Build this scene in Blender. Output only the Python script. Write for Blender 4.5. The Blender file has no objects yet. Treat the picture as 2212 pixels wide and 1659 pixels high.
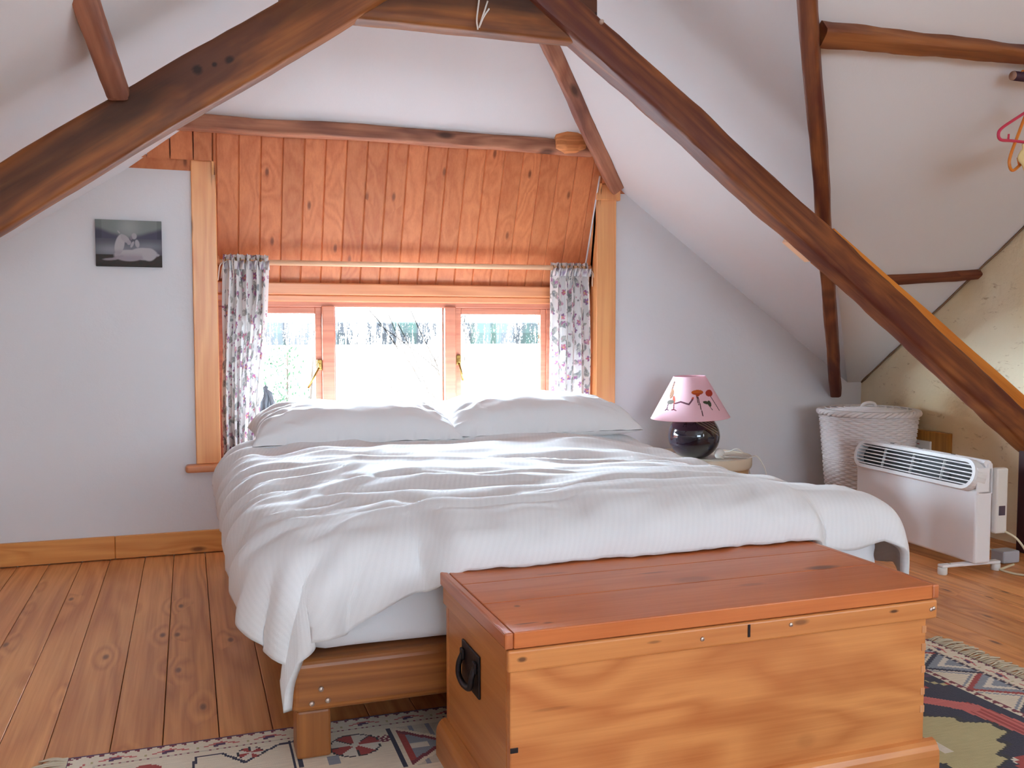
import bpy, bmesh, math, random
from mathutils import Vector, Matrix, noise as mn
random.seed(7)
S = bpy.context.scene
COL = S.collection
PI = math.pi

# ------------------------------------------------------------------ helpers
def srgb(r, g, b):
    f = lambda c: (c/255/12.92) if c/255 <= .04045 else ((c/255+.055)/1.055)**2.4
    return (f(r), f(g), f(b), 1)
def sstep(a, b, x):
    t = min(1, max(0, (x-a)/(b-a))); return t*t*(3-2*t)
def lerp(a, b, t): return a+(b-a)*t
def fbm(x, y, z=0.0, oct=3):
    v, a = 0, 1
    for i in range(oct):
        v += a*mn.noise((x, y, z)); x *= 2; y *= 2; z = z*2+3.1; a *= .5
    return v

def link(name, me, mat=None, parent=None, smooth=False):
    o = bpy.data.objects.new(name, me); COL.objects.link(o)
    if mat:
        for m in (mat if isinstance(mat, (list, tuple)) else [mat]): me.materials.append(m)
    if smooth:
        for p in me.polygons: p.use_smooth = True
    if parent: o.parent = parent
    return o
def mesh(name, verts, faces, mat=None, parent=None, smooth=False):
    me = bpy.data.meshes.new(name); me.from_pydata([tuple(v) for v in verts], [], faces); me.update()
    return link(name, me, mat, parent, smooth)
def from_bm(name, bm, mat=None, parent=None, smooth=False):
    bmesh.ops.recalc_face_normals(bm, faces=bm.faces)
    me = bpy.data.meshes.new(name); bm.to_mesh(me); bm.free()
    return link(name, me, mat, parent, smooth)
def tag(o, label, cat, group=None, kind=None):
    o['label'] = label; o['category'] = cat
    if group: o['group'] = group
    if kind: o['kind'] = kind
    return o
def struct(o):
    o['kind'] = 'structure'; return o
def empty(name, loc=(0, 0, 0)):
    o = bpy.data.objects.new(name, None); COL.objects.link(o); o.location = loc; o.empty_display_size = .05; return o
def reparent(child, root):
    child.parent = root; child.matrix_parent_inverse = Matrix.Translation(-Vector(root.location)); return child

def add_box(bm, lo, hi, bev=0.0, seg=2):
    r = bmesh.ops.create_cube(bm, size=1)
    vs = r['verts']
    for v in vs:
        v.co = Vector([lo[i]+(v.co[i]+.5)*(hi[i]-lo[i]) for i in range(3)])
    if bev > 0:
        es = list({e for v in vs for e in v.link_edges})
        bmesh.ops.bevel(bm, geom=es, offset=bev, segments=seg, affect='EDGES', profile=.5)
def box(name, lo, hi, mat, parent=None, bev=0.004, seg=2):
    bm = bmesh.new(); add_box(bm, lo, hi, bev, seg); return from_bm(name, bm, mat, parent)
def boxes(name, lst, mat, parent=None, bev=0.003, seg=2):
    bm = bmesh.new()
    for lo, hi in lst: add_box(bm, lo, hi, bev, seg)
    return from_bm(name, bm, mat, parent)
def add_prism(bm, pts, axis, a, b):
    """extrude a 2D polygon along an axis; pts are the two other coordinates in order"""
    def co(p, t):
        l = list(p); l.insert(axis, t); return l
    n = len(pts)
    v0 = [bm.verts.new(co(p, a)) for p in pts]; v1 = [bm.verts.new(co(p, b)) for p in pts]
    bm.faces.new(v0); bm.faces.new(v1[::-1])
    for i in range(n): bm.faces.new((v0[i], v1[i], v1[(i+1) % n], v0[(i+1) % n]))
def catmull(pts, n=8):
    P = [Vector(p) for p in pts]; P = [P[0]*2-P[1]]+P+[P[-1]*2-P[-2]]
    out = []
    for i in range(1, len(P)-2):
        for k in range(n):
            t = k/n; a, b, c, d = P[i-1:i+3]
            out.append(.5*((2*b)+(c-a)*t+(2*a-5*b+4*c-d)*t*t+(3*b-a-3*c+d)*t**3))
    out.append(P[-2]); return out
def tube_data(path, r, ns=8, rfun=None):
    vs, fs = [], []; n = len(path); up = Vector((0, 0, 1)); pn = None
    for i, p in enumerate(path):
        t = (path[min(i+1, n-1)]-path[max(i-1, 0)]).normalized()
        if pn is None:
            pn = up.cross(t) if abs(t.z) < .95 else Vector((1, 0, 0)).cross(t)
        pn = (pn-t*pn.dot(t)).normalized(); bn = t.cross(pn)
        rr = r if rfun is None else rfun(i/(n-1))
        for k in range(ns):
            a = 2*PI*k/ns; vs.append(p+pn*math.cos(a)*rr+bn*math.sin(a)*rr)
    for i in range(n-1):
        for k in range(ns):
            fs.append((i*ns+k, i*ns+(k+1) % ns, (i+1)*ns+(k+1) % ns, (i+1)*ns+k))
    fs.append(tuple(range(ns))[::-1]); fs.append(tuple((n-1)*ns+k for k in range(ns)))
    return vs, fs
def tube(name, pts, r, mat, parent=None, ns=8, n=8, curve=True, rfun=None):
    path = catmull(pts, n) if curve and len(pts) > 2 else [Vector(p) for p in pts]
    v, f = tube_data(path, r, ns, rfun)
    return mesh(name, v, f, mat, parent, True)
def tubes(name, lst, r, mat, parent=None, ns=8, n=6):
    V, F = [], []
    for pts in lst:
        v, f = tube_data(catmull(pts, n) if len(pts) > 2 else [Vector(p) for p in pts], r, ns)
        o = len(V); V += v; F += [tuple(i+o for i in q) for q in f]
    return mesh(name, V, F, mat, parent, True)
def lathe(name, prof, mat, parent=None, ns=48, c=(0, 0, 0), smooth=True, fun=None):
    vs, fs = [], []; n = len(prof)
    for i, (r, z) in enumerate(prof):
        for k in range(ns):
            a = 2*PI*k/ns; rr = r if fun is None else fun(r, z, a)
            vs.append((c[0]+rr*math.cos(a), c[1]+rr*math.sin(a), c[2]+z))
    for i in range(n-1):
        for k in range(ns):
            fs.append((i*ns+k, i*ns+(k+1) % ns, (i+1)*ns+(k+1) % ns, (i+1)*ns+k))
    if prof[0][0] > 1e-5: fs.append(tuple(range(ns))[::-1])
    if prof[-1][0] > 1e-5: fs.append(tuple((n-1)*ns+k for k in range(ns)))
    return mesh(name, vs, fs, mat, parent, smooth)
def timber(name, p0, p1, w, h, up, mat, parent=None, wob=.006, seg=24, rnd=.18, seed=0, taper=1.0, bow=0.0, local=True, ends=.0):
    """hand hewn timber from p0 to p1 (centre line): w across, h along up; grain on local X"""
    p0, p1 = Vector(p0), Vector(p1); d = p1-p0; L = d.length; x = d.normalized()
    z = Vector(up); z = (z-x*z.dot(x)).normalized(); y = z.cross(x)
    M = Matrix((x, y, z)).transposed().to_4x4(); M.translation = p0
    vs, fs = [], []; ns = 24
    for i in range(seg+1):
        t = i/seg; k = lerp(1, taper, t)
        if ends: k *= 1-ends*(1-min(1, min(t, 1-t)*seg/2))
        ox = wob*1.5*mn.noise((t*L*2.1+seed*7, seed, .3)); oz = wob*1.5*mn.noise((t*L*2.1, seed*3.3, 7.7))+bow*math.sin(PI*t)
        for j in range(ns):
            a = 2*PI*(j+.5)/ns; c, s = math.cos(a), math.sin(a)
            e = rnd  # superellipse exponent control
            cc = math.copysign(abs(c)**e, c); ss = math.copysign(abs(s)**e, s)
            q = 1+wob/max(w, h)*(1.3*mn.noise((t*L*4+seed, c*1.3, s*1.3+seed))+1.1*mn.noise((t*L*11+seed, c*2.3, s*2.3+seed)))
            vs.append((t*L, cc*w/2*k*q+ox, ss*h/2*k*q+oz))
    for i in range(seg):
        for j in range(ns):
            fs.append((i*ns+j, i*ns+(j+1) % ns, (i+1)*ns+(j+1) % ns, (i+1)*ns+j))
    fs.append(tuple(range(ns))[::-1]); fs.append(tuple(seg*ns+k for k in range(ns)))
    o = mesh(name, vs, fs, mat, parent, False); o.matrix_world = M
    me = o.data
    for p in me.polygons: p.use_smooth = len(p.vertices) == 4
    try: me.set_sharp_from_angle(angle=.7)
    except Exception: pass
    return o

# ------------------------------------------------------------------ materials
class NT:
    def __init__(s, name):
        s.m = bpy.data.materials.new(name); s.m.use_nodes = True; s.t = s.m.node_tree; s.n = s.t.nodes
        s.n.clear(); s.out = s.n.new('ShaderNodeOutputMaterial')
    def new(s, typ, **kw):
        n = s.n.new('ShaderNode'+typ)
        for k, v in kw.items(): setattr(n, k, v)
        return n
    def L(s, a, b): s.t.links.new(a, b)
    def put(s, v, sock):
        if hasattr(v, 'is_linked') or hasattr(v, 'links'): s.L(v, sock)
        else: sock.default_value = v
    def math(s, op, a, b=0.0, c=None, clamp=False):
        n = s.new('Math', operation=op, use_clamp=clamp); s.put(a, n.inputs[0]); s.put(b, n.inputs[1])
        if c is not None: s.put(c, n.inputs[2])
        return n.outputs[0]
    def vmath(s, op, a, b):
        n = s.new('VectorMath', operation=op); s.put(a, n.inputs[0]); s.put(b, n.inputs[1]); return n.outputs[0]
    def mix(s, f, a, b, typ='MIX'):
        n = s.new('Mix', data_type='RGBA', blend_type=typ); s.put(f, n.inputs[0]); s.put(a, n.inputs[6]); s.put(b, n.inputs[7]); return n.outputs[2]
    def noise(s, vec, scale, detail=3, rough=.5, dist=0):
        n = s.new('TexNoise'); s.L(vec, n.inputs['Vector']); n.inputs['Scale'].default_value = scale
        n.inputs['Detail'].default_value = detail; n.inputs['Roughness'].default_value = rough; n.inputs['Distortion'].default_value = dist
        return n.outputs['Fac']
    def ramp(s, f, stops, interp='LINEAR'):
        n = s.new('ValToRGB'); n.color_ramp.interpolation = interp; s.L(f, n.inputs[0]); e = n.color_ramp.elements
        while len(e) < len(stops): e.new(.5)
        for i, (p, c) in enumerate(stops): e[i].position = p; e[i].color = c
        return n.outputs[0]
    def rng(s, f, a, b, c=0, d=1):
        n = s.new('MapRange', clamp=True); s.put(f, n.inputs[0])
        for i, v in enumerate((a, b, c, d)): n.inputs[i+1].default_value = v
        return n.outputs[0]
    def scale(s, vec, sc):
        n = s.new('Mapping'); s.L(vec, n.inputs[0]); n.inputs['Scale'].default_value = sc; return n.outputs[0]
    def principled(s, col, rough=.5, spec=.5, bump=None, bstr=.3, bdist=.01, **kw):
        p = s.new('BsdfPrincipled'); s.put(col, p.inputs['Base Color']); s.put(rough, p.inputs['Roughness'])
        p.inputs['Specular IOR Level'].default_value = spec
        for k, v in kw.items(): s.put(v, p.inputs[k.replace('_', ' ')])
        if bump is not None:
            b = s.new('Bump'); b.inputs['Strength'].default_value = bstr; b.inputs['Distance'].default_value = bdist
            s.L(bump, b.inputs['Height']); s.L(b.outputs[0], p.inputs['Normal'])
        s.L(p.outputs[0], s.out.inputs[0]); return p

def plain(name, col, rough=.5, spec=.4, metallic=0.0, bumpscale=0, bstr=.1, **kw):
    t = NT(name)
    bump = None
    if bumpscale:
        tc = t.new('TexCoord'); bump = t.noise(tc.outputs['Object'], bumpscale, 4)
    t.principled(col, rough, spec, bump, bstr, .005, Metallic=metallic, **kw); return t.m

def wood(name, light, dark, axis=0, rough=.45, spec=.4, ring=.5, fig=5.0, knots=True, knotcol=None, island=False, blotch=.25, patches=None, blotchcol=None, spots=(), kscale=(1.7, 4.2), var=.16, long=.55, bstr=.25, coat=0, kax=None, kn=.30):
    """pine / oak: contour lines of a stretched noise make the figure, fibre noise, knots where a sparse cell pattern says so"""
    t = NT(name); tc = t.new('TexCoord'); vec = tc.outputs['Object']
    if island:
        g = t.new('NewGeometry'); rnd = g.outputs['Random Per Island']
    else:
        oi = t.new('ObjectInfo'); rnd = oi.outputs['Random']
    cb = t.new('CombineXYZ')
    t.L(t.math('MULTIPLY', rnd, 37.3), cb.inputs[0]); t.L(t.math('MULTIPLY', rnd, 91.7), cb.inputs[1]); t.L(t.math('MULTIPLY', rnd, 53.1), cb.inputs[2])
    pv = t.vmath('ADD', vec, cb.outputs[0]) if (island or not spots) else vec
    st = [fig]*3; st[axis] = long
    v1 = t.scale(pv, st)
    n1 = t.noise(v1, 1.0, 2, .45, .3)
    kmask = None
    if knots:
        i_, j_ = kax or (axis, 2 if axis != 2 else 0)
        sp = t.new('SeparateXYZ'); t.L(pv, sp.inputs[0]); cc = t.new('CombineXYZ')
        t.L(t.math('MULTIPLY', sp.outputs[i_], kscale[0]), cc.inputs[0]); t.L(t.math('MULTIPLY', sp.outputs[j_], kscale[1]), cc.inputs[1])
        vo = t.new('TexVoronoi', feature='F1', voronoi_dimensions='2D'); t.L(cc.outputs[0], vo.inputs['Vector']); vo.inputs['Scale'].default_value = 1
        sep = t.new('SeparateColor'); t.L(vo.outputs['Color'], sep.inputs[0])
        keep = t.math('LESS_THAN', sep.outputs[0], kn)
        dd = vo.outputs['Distance']
        halo = t.math('MULTIPLY', t.rng(dd, 0, .4, 1, 0), keep)
        n1 = t.math('ADD', n1, t.math('MULTIPLY', halo, .20))
        kmask = t.math('MULTIPLY', t.rng(dd, .035, .09, 1, 0), keep)
    rings = t.math('PINGPONG', t.math('MULTIPLY', n1, 14.0), 1.0)
    rings = t.rng(rings, .15, .95)
    fs = [120.0]*3; fs[axis] = 2.5
    fib = t.noise(t.scale(pv, fs), 1.0, 3, .6)
    bl = t.noise(t.scale(pv, [3.2 if i != axis else 1.1 for i in range(3)]), 1.0, 2)
    f = t.math('ADD', t.math('MULTIPLY', rings, ring), t.math('MULTIPLY', t.rng(fib, .3, .7), .28))
    f = t.math('ADD', f, t.math('MULTIPLY', t.rng(bl, .3, .7), blotch), clamp=True)
    col = t.mix(f, light, dark)
    if patches:      # weathered / stained patches of another colour
        pn = t.noise(t.scale(pv, [5.5 if i != axis else 1.3 for i in range(3)]), 1.0, 4, .6, .4)
        col = t.mix(t.math('MULTIPLY', t.rng(pn, patches[1], patches[2]), patches[3] if len(patches) > 3 else .85), col, patches[0])
    hv = t.new('HueSaturation'); hv.inputs['Saturation'].default_value = .98; t.L(t.math('ADD', t.math('MULTIPLY', rnd, var*2), 1-var), hv.inputs['Value']); t.L(col, hv.inputs['Color']); col = hv.outputs[0]
    kc = knotcol or tuple(c*.28 for c in dark[:3])+(1,)
    if kmask is not None: col = t.mix(t.math('MULTIPLY', kmask, .85), col, kc)
    for (x, y, z, rx, ry, rz, s) in spots:
        d = t.vmath('DIVIDE', t.vmath('SUBTRACT', vec, (x, y, z)), (rx, ry, rz))
        ln = t.new('VectorMath', operation='LENGTH'); t.L(d, ln.inputs[0])
        ln2 = t.math('ADD', ln.outputs['Value'], t.math('MULTIPLY', t.math('SUBTRACT', fib, .5), .5))
        col = t.mix(t.math('MULTIPLY', t.rng(ln2, .45, 1.0, 1, 0), s), col, kc)
    bump = t.math('ADD', t.math('MULTIPLY', fib, .6), t.math('MULTIPLY', rings, .25))
    ro = t.math('ADD', t.math('MULTIPLY', fib, .12), rough-.06)
    t.principled(col, ro, spec, bump, bstr, .002, Coat_Weight=coat, Coat_Roughness=.2)
    return t.m

def plaster(name, col, bs=.12, sc=9.0, stain=None):
    t = NT(name); tc = t.new('TexCoord'); v = tc.outputs['Object']
    n = t.noise(v, sc, 4, .55); n2 = t.noise(v, 160, 2); n3 = t.noise(v, 1.3, 3)
    c = t.mix(t.math('MULTIPLY', t.rng(n3, .35, .7), .10), col, tuple(x*.86 for x in col[:3])+(1,))
    t.principled(c, .9, .15, t.math('ADD', n, t.math('MULTIPLY', n2, .12)), bs, .02); return t.m

M_WALL = plaster('white_plaster', (.77, .77, .79, 1))
M_CEIL = plaster('ceiling_plaster', (.78, .78, .80, 1), .10, 5.0)
M_FLOOR = wood('floor_pine', srgb(234, 164, 98), srgb(176, 100, 46), 1, .38, .45, .40, 7, True, srgb(105, 60, 34), True, .25, var=.10, kscale=(3.0, 8.0), long=.5, kax=(1, 0), kn=.26)
M_SOFFIT = wood('soffit_pine', srgb(208, 128, 80), srgb(168, 84, 44), 2, .35, .45, .38, 8, True, srgb(105, 52, 28), True, .25, var=.10, kscale=(3.6, 8.0), long=.6, coat=.15, kax=(2, 0), kn=.42)
M_CASING = wood('casing_pine', srgb(240, 174, 110), srgb(212, 130, 72), 2, .35, .45, .38, 9, True, srgb(120, 66, 34), False, .2, kscale=(1.4, 5.5), coat=.15, var=.06)
M_SILL = wood('sill_pine', srgb(222, 148, 96), srgb(184, 102, 60), 0, .35, .45, .38, 9, True, srgb(120, 66, 34), False, .2, coat=.15, var=.05)
M_FRAME = wood('window_frame_wood', srgb(200, 126, 96), srgb(156, 84, 62), 0, .4, .4, .35, 10, False, None, False, .2, var=.05)
M_SKIRT = wood('skirting_pine', srgb(232, 162, 84), srgb(200, 118, 46), 0, .38, .4, .4, 8, True, srgb(112, 56, 24), False, .2, kscale=(2.2, 6), var=.04)
M_OAKL = wood('old_beam_brown', srgb(178, 108, 44), srgb(120, 62, 26), 0, .5, .3, .45, 7, True, srgb(44, 22, 14), False, .4, (srgb(84, 46, 32), .46, .64, .85), kscale=(1.1, 5.0), var=.04,
               spots=[(1.045, 0, .024, .020, 1, .018, 1), (1.098, 0, .012, .011, 1, .010, .95), (1.145, 0, .002, .020, 1, .014, .95), (.62, 0, .02, .5, 1, .06, .55), (.80, 0, .03, .16, 1, .06, .6), (1.5, 0, .03, .24, 1, .05, .5), (.1, 0, 0, .6, 1, .07, .5)])
M_OAKR = wood('old_beam_red_brown', srgb(158, 94, 46), srgb(100, 50, 28), 0, .5, .3, .5, 7, True, srgb(46, 22, 16), False, .4, (srgb(88, 38, 32), .46, .60, .85), kscale=(1.3, 5.0), var=.05)
M_LOG = wood('old_log_brown', srgb(184, 124, 94), srgb(132, 80, 58), 0, .6, .25, .5, 9, True, srgb(60, 32, 22), False, .4, (srgb(104, 62, 54), .48, .66, .8), var=.05)
M_LOGD = wood('old_log_dark', srgb(138, 76, 42), srgb(92, 44, 28), 0, .6, .25, .5, 9, True, srgb(40, 22, 16), False, .4, (srgb(66, 36, 30), .5, .68, .8), var=.08)
M_SPLINT = wood('splint_pine_orange', srgb(232, 146, 48), srgb(196, 106, 28), 0, .45, .35, .4, 8, False, None, False, .2, var=.03)
M_CUT = wood('cut_end_oak', srgb(216, 142, 84), srgb(170, 98, 50), 0, .6, .3, .55, 14, False, None, False, .3)
M_BED = wood('bed_frame_pine', srgb(180, 110, 50), srgb(122, 68, 30), 0, .38, .4, .4, 8, True, srgb(84, 40, 20), False, .35, var=.04, coat=.1)
M_CHEST = wood('chest_pine', srgb(226, 150, 82), srgb(182, 100, 42), 0, .38, .4, .5, 6.0, False, srgb(110, 58, 26), False, .3, kscale=(1.6, 5), var=.02, coat=.12, long=1.6,
               spots=[(.64, 1.6, .28, .05, .1, .004, .35), (1.22, 1.6, .13, .03, .1, .02, .2)])
M_CHEND = wood('chest_end_pine', srgb(206, 134, 68), srgb(176, 102, 46), 1, .4, .4, .36, 6, False, None, False, .3, var=.02, coat=.1)
M_LID = wood('chest_lid_pine', srgb(216, 124, 62), srgb(176, 84, 36), 0, .34, .35, .22, 4.0, False, srgb(84, 40, 22), False, .35, var=.02, coat=.08, long=.9,
             spots=[(1.40, 1.79, .44, .055, .02, .05, .8), (1.06, 1.80, .44, .06, .03, .05, .35), (.60, 1.63, .44, .03, .004, .05, .8), (.64, 1.62, .44, .014, .006, .05, .7), (1.0, 1.88, .44, .05, .006, .05, .45), (.78, 1.95, .44, .05, .01, .05, .35), (.62, 1.74, .44, .008, .008, .05, .7), (1.16, 1.72, .44, .04, .012, .05, .3)])
M_BAND = wood('chest_band_pine', srgb(222, 146, 78), srgb(190, 108, 50), 0, .38, .4, .4, 7, False, srgb(60, 30, 16), False, .25, var=.02, coat=.12,
              spots=[(.575, 1.58, .388, .012, .1, .006, .8), (1.43, 1.58, .392, .016, .1, .005, .9), (1.19, 1.58, .393, .025, .1, .008, .6), (.85, 1.58, .39, .02, .1, .004, .5)])
M_ROD = wood('rod_beech', srgb(244, 202, 164), srgb(228, 176, 134), 0, .35, .4, .3, 10, False, None, False, .2)
M_PATT = wood('pattress_oak', srgb(196, 138, 60), srgb(150, 96, 38), 2, .5, .3, .45, 9, False, None, False, .3)
M_DARKPOST = plain('dark_painted_oak', srgb(58, 26, 32), .45, .35, bumpscale=30, bstr=.2)
M_BLACKIRON = plain('black_iron', srgb(44, 36, 38), .45, .5, .6, bumpscale=60, bstr=.15)
M_BRASS = plain('aged_brass', srgb(150, 118, 62), .3, .5, .9)
M_STEEL = plain('bolt_steel', srgb(210, 190, 176), .35, .5, .7)
M_WHITE = plain('white_enamel', (.86, .86, .88, 1), .32, .45)
M_SLAT = plain('white_grille', (.80, .80, .80, 1), .28, .5)
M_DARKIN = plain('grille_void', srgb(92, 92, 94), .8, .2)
M_PLASTIC = plain('white_plastic', (.72, .71, .68, 1), .35, .45)
M_CREAMPL = plain('cream_plastic', srgb(216, 200, 176), .32, .45)
M_TANPL = plain('tan_plastic', srgb(186, 146, 98), .4, .4)
M_CORD = plain('cream_cord', srgb(226, 216, 188), .5, .3)
M_WCORD = plain('white_cord', srgb(228, 224, 216), .5, .3)
M_PINKPL = plain('pink_plastic', srgb(206, 54, 88), .35, .5)
M_ORANGEPL = plain('orange_plastic', srgb(222, 128, 44), .35, .5)
M_BLUEPL = plain('blue_plastic', srgb(74, 88, 170), .35, .5)
M_DARKROD = wood('rail_dark_wood', srgb(74, 44, 54), srgb(50, 28, 40), 0, .5, .3, .3, 8, False)
M_RAILEND = plain('rail_end_grain', srgb(176, 136, 116), .6, .2)
M_TWINE = plain('white_twine', srgb(232, 224, 214), .8, .1)
M_GREY = plain('grey_plastic', srgb(176, 178, 188), .4, .4)
M_DARKSW = plain('dark_switch', srgb(84, 70, 84), .4, .4)
M_BAG = plain('charcoal_cloth', srgb(84, 84, 88), .55, .4, bumpscale=80, bstr=.2)

def fabric(name, col, sc=700, stripes=0, bs=.12, rough=.85):
    t = NT(name); tc = t.new('TexCoord'); v = tc.outputs['Object']
    n = t.noise(v, sc, 2); n2 = t.noise(v, 14, 4, .6)
    h = t.math('ADD', t.math('MULTIPLY', n, .25), t.math('MULTIPLY', n2, .5))
    c = col
    if stripes:
        uv = tc.outputs['UV']; se = t.new('SeparateXYZ'); t.L(uv, se.inputs[0])
        w = t.math('SINE', t.math('MULTIPLY', t.math('ADD', se.outputs[0], t.math('MULTIPLY', t.noise(uv, 3, 2), .012)), 2*PI/stripes))
        puck = t.math('MULTIPLY', t.math('GREATER_THAN', w, .1), t.noise(t.scale(uv, (140, 300, 1)), 1.0, 2))
        h = t.math('ADD', h, t.math('ADD', t.math('MULTIPLY', w, .06), t.math('MULTIPLY', puck, .16)))
        c = t.mix(t.rng(w, -.3, .3), col, tuple(x*.982 for x in col[:3])+(1,))
    p = t.principled(c, rough, .2, h, bs, .006, Sheen_Weight=.15); return t.m
M_DUVET = fabric('duvet_cotton', (.80, .80, .81, 1), 700, .016, .30)
M_PILLOW = fabric('pillow_cotton', (.79, .79, .80, 1), 600, 0, .25)
M_SHEET = fabric('sheet_cotton', (.80, .81, .84, 1), 600, 0, .22)
M_DRAPE = fabric('valance_cotton', (.62, .60, .60, 1), 600, 0, .2)
M_YELLOWCLOTH = fabric('pale_yellow_cloth', srgb(232, 208, 150), 600, 0, .2)

def vcol_mat(name, rough=.8, spec=.2, bumpsc=500, bstr=.15, sheen=0.0, trans=0.0, emis=0):
    t = NT(name); a = t.new('VertexColor'); a.layer_name = 'pattern'; tc = t.new('TexCoord')
    n = t.noise(tc.outputs['Object'], bumpsc, 2)
    p = t.principled(a.outputs[0], rough, spec, n, bstr, .003, Sheen_Weight=sheen)
    if trans:
        tr = t.new('BsdfTranslucent'); t.L(a.outputs[0], tr.inputs[0]); mx = t.new('MixShader'); mx.inputs[0].default_value = trans
        t.L(p.outputs[0], mx.inputs[1]); t.L(tr.outputs[0], mx.inputs[2]); t.L(mx.outputs[0], t.out.inputs[0])
    return t.m
M_CURTAIN = vcol_mat('floral_curtain_print', .85, .15, 900, .1, .1, .14)
M_RUG = vcol_mat('kilim_weave', .95, .1, 420, .5, .2)
M_CANVAS = vcol_mat('painted_canvas', .7, .2, 700, .2)
M_SHADE = vcol_mat('printed_lampshade', .75, .2, 900, .05, 0, .3)
M_FRINGE = plain('rug_fringe_wool', srgb(206, 192, 168), .9, .1)

def colour_mesh(o, cols, domain='POINT'):
    at = o.data.color_attributes.new('pattern', 'FLOAT_COLOR', domain)
    flat = [0.0]*(4*len(cols))
    for i, c in enumerate(cols): flat[4*i:4*i+4] = (c[0], c[1], c[2], 1)
    at.data.foreach_set('color', flat)

# stone wall with old whitewash
def stone_mat():
    t = NT('cream_whitewashed_stone'); tc = t.new('TexCoord'); v = tc.outputs['Object']
    vs = t.scale(v, (1, 3.0, 5.6)); nz = t.noise(v, 4, 3)
    cb = t.new('CombineXYZ'); 
    for i in range(3): t.L(t.math('MULTIPLY', nz, .7), cb.inputs[i])
    vo = t.new('TexVoronoi', feature='DISTANCE_TO_EDGE'); t.L(t.vmath('ADD', vs, cb.outputs[0]), vo.inputs['Vector']); vo.inputs['Scale'].default_value = 1.0
    joint = t.rng(vo.outputs[0], 0, .07, 0, 1)
    n = t.noise(v, 11, 5, .62); big = t.noise(v, 1.7, 3); sp = t.noise(t.scale(v, (1, 1, 2.6)), 15, 4, .7, .6)
    c = t.mix(t.rng(big, .35, .68), srgb(236, 224, 196), srgb(222, 192, 140))
    c = t.mix(t.math('MULTIPLY', t.rng(sp, .60, .72), .6), c, srgb(160, 122, 80))
    c = t.mix(t.math('MULTIPLY', t.rng(n, .66, .78), .45), c, srgb(250, 244, 232))
    h = t.math('ADD', t.math('MULTIPLY', joint, .07), t.math('MULTIPLY', n, .7))
    t.principled(c, .92, .1, h, .5, .022); return t.m
M_STONE = stone_mat()
M_CAULK = plain('dark_old_caulk', srgb(140, 112, 88), .9, .1, bumpscale=60, bstr=.4)

# window glass with condensation running down it
def glass_mat():
    t = NT('misted_window_glass'); tc = t.new('TexCoord'); v = tc.outputs['Object']
    se = t.new('SeparateXYZ'); t.L(v, se.inputs[0])
    st = t.noise(t.scale(v, (95, 1, 9)), 1.0, 4, .7, .5)
    fine = t.noise(t.scale(v, (230, 1, 130)), 1.0, 3, .6)
    patch = t.noise(t.scale(v, (9, 1, 3)), 1.0, 2, .5)
    z = se.outputs[2]
    band = t.math('MULTIPLY', t.rng(z, .922, .928), t.rng(z, 1.03, 1.10, 1, .25))
    thr = t.math('SUBTRACT', .535, t.math('MULTIPLY', t.rng(patch, .36, .60), .12))
    runs = t.math('ADD', t.math('MULTIPLY', st, .62), t.math('MULTIPLY', fine, .38))
    m_up = t.math('MULTIPLY', t.rng(t.math('SUBTRACT', runs, thr), -.01, .03), band)
    lone = t.noise(t.scale(v, (38, 1, 1.6)), 1.0, 3, .6, .4)       # single runs lower down
    m_lo = t.math('MULTIPLY', t.math('GREATER_THAN', lone, .70), t.math('GREATER_THAN', fine, .5))
    fac = t.math('MAXIMUM', m_up, m_lo)
    tint = t.mix(t.rng(patch, .55, .66), (.05, .05, .054, 1), (.05, .078, .066, 1))
    tr = t.new('BsdfTransparent'); t.L(t.mix(fac, (.96, .97, .97, 1), tint), tr.inputs[0])
    gl = t.new('BsdfGlossy'); gl.inputs['Roughness'].default_value = .02
    m2 = t.new('MixShader'); m2.inputs[0].default_value = .04; t.L(tr.outputs[0], m2.inputs[1]); t.L(gl.outputs[0], m2.inputs[2])
    t.L(m2.outputs[0], t.out.inputs[0]); return t.m
M_GLASS = glass_mat()

# ------------------------------------------------------------------ the room
WY = 4.34                       # inner face of the end wall
XL, XR = -1.95, 3.64            # side walls
S1 = lambda x, y: 3.198-.705*x-.078*(y-4.34)
SL = lambda x, y=4.34: 1.85+.69*x+.10*(4.34-y)
S2 = lambda y: 3.838-.723*y
HIP = lambda y: 1.90+.70*(4.19-y)
# ridge of the wing
def ridge_x(y): return (3.198-.078*(y-4.34)-1.85-.10*(4.34-y))/(.69+.705)
def ridge_z(y): return SL(ridge_x(y), y)
def bis(f, a, b):
    for _ in range(60):
        m = (a+b)/2
        if f(a)*f(m) <= 0: b = m
        else: a = m
    return (a+b)/2
YA = bis(lambda y: HIP(y)-ridge_z(y), 3.0, 4.0)      # hip meets ridge
YR = bis(lambda y: S2(y)-ridge_z(y), 1.2, 2.4)       # main slope meets ridge
AP = (ridge_x(YA), YA, ridge_z(YA)); RJ = (ridge_x(YR), YR, ridge_z(YR))
VR0 = (bis(lambda x: S1(x, WY)-.70, 2, 4), WY, .70); VL0 = ((.70-1.85)/.69, WY, .70)
HR0 = (bis(lambda x: S1(x, WY)-HIP(WY), 1, 3), WY, HIP(WY)); HL0 = ((HIP(WY)-1.85)/.69, WY, HIP(WY))
YS = 4.251                                            # where the hip plaster stops at the boards
def slope(name, pts, mat=M_CEIL):
    o = mesh(name, pts, [tuple(range(len(pts)))], mat); md = o.modifiers.new('th', 'SOLIDIFY'); md.thickness = .03; md.offset = 1 if o.data.polygons[0].normal.z > 0 else -1
    return struct(o)
slope('ceiling_right', [HR0, VR0, RJ, AP])
YC = 1.10; ZC = S2(YC)
slx = lambda z, y: (z-1.85-.10*(4.34-y))/.69
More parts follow.
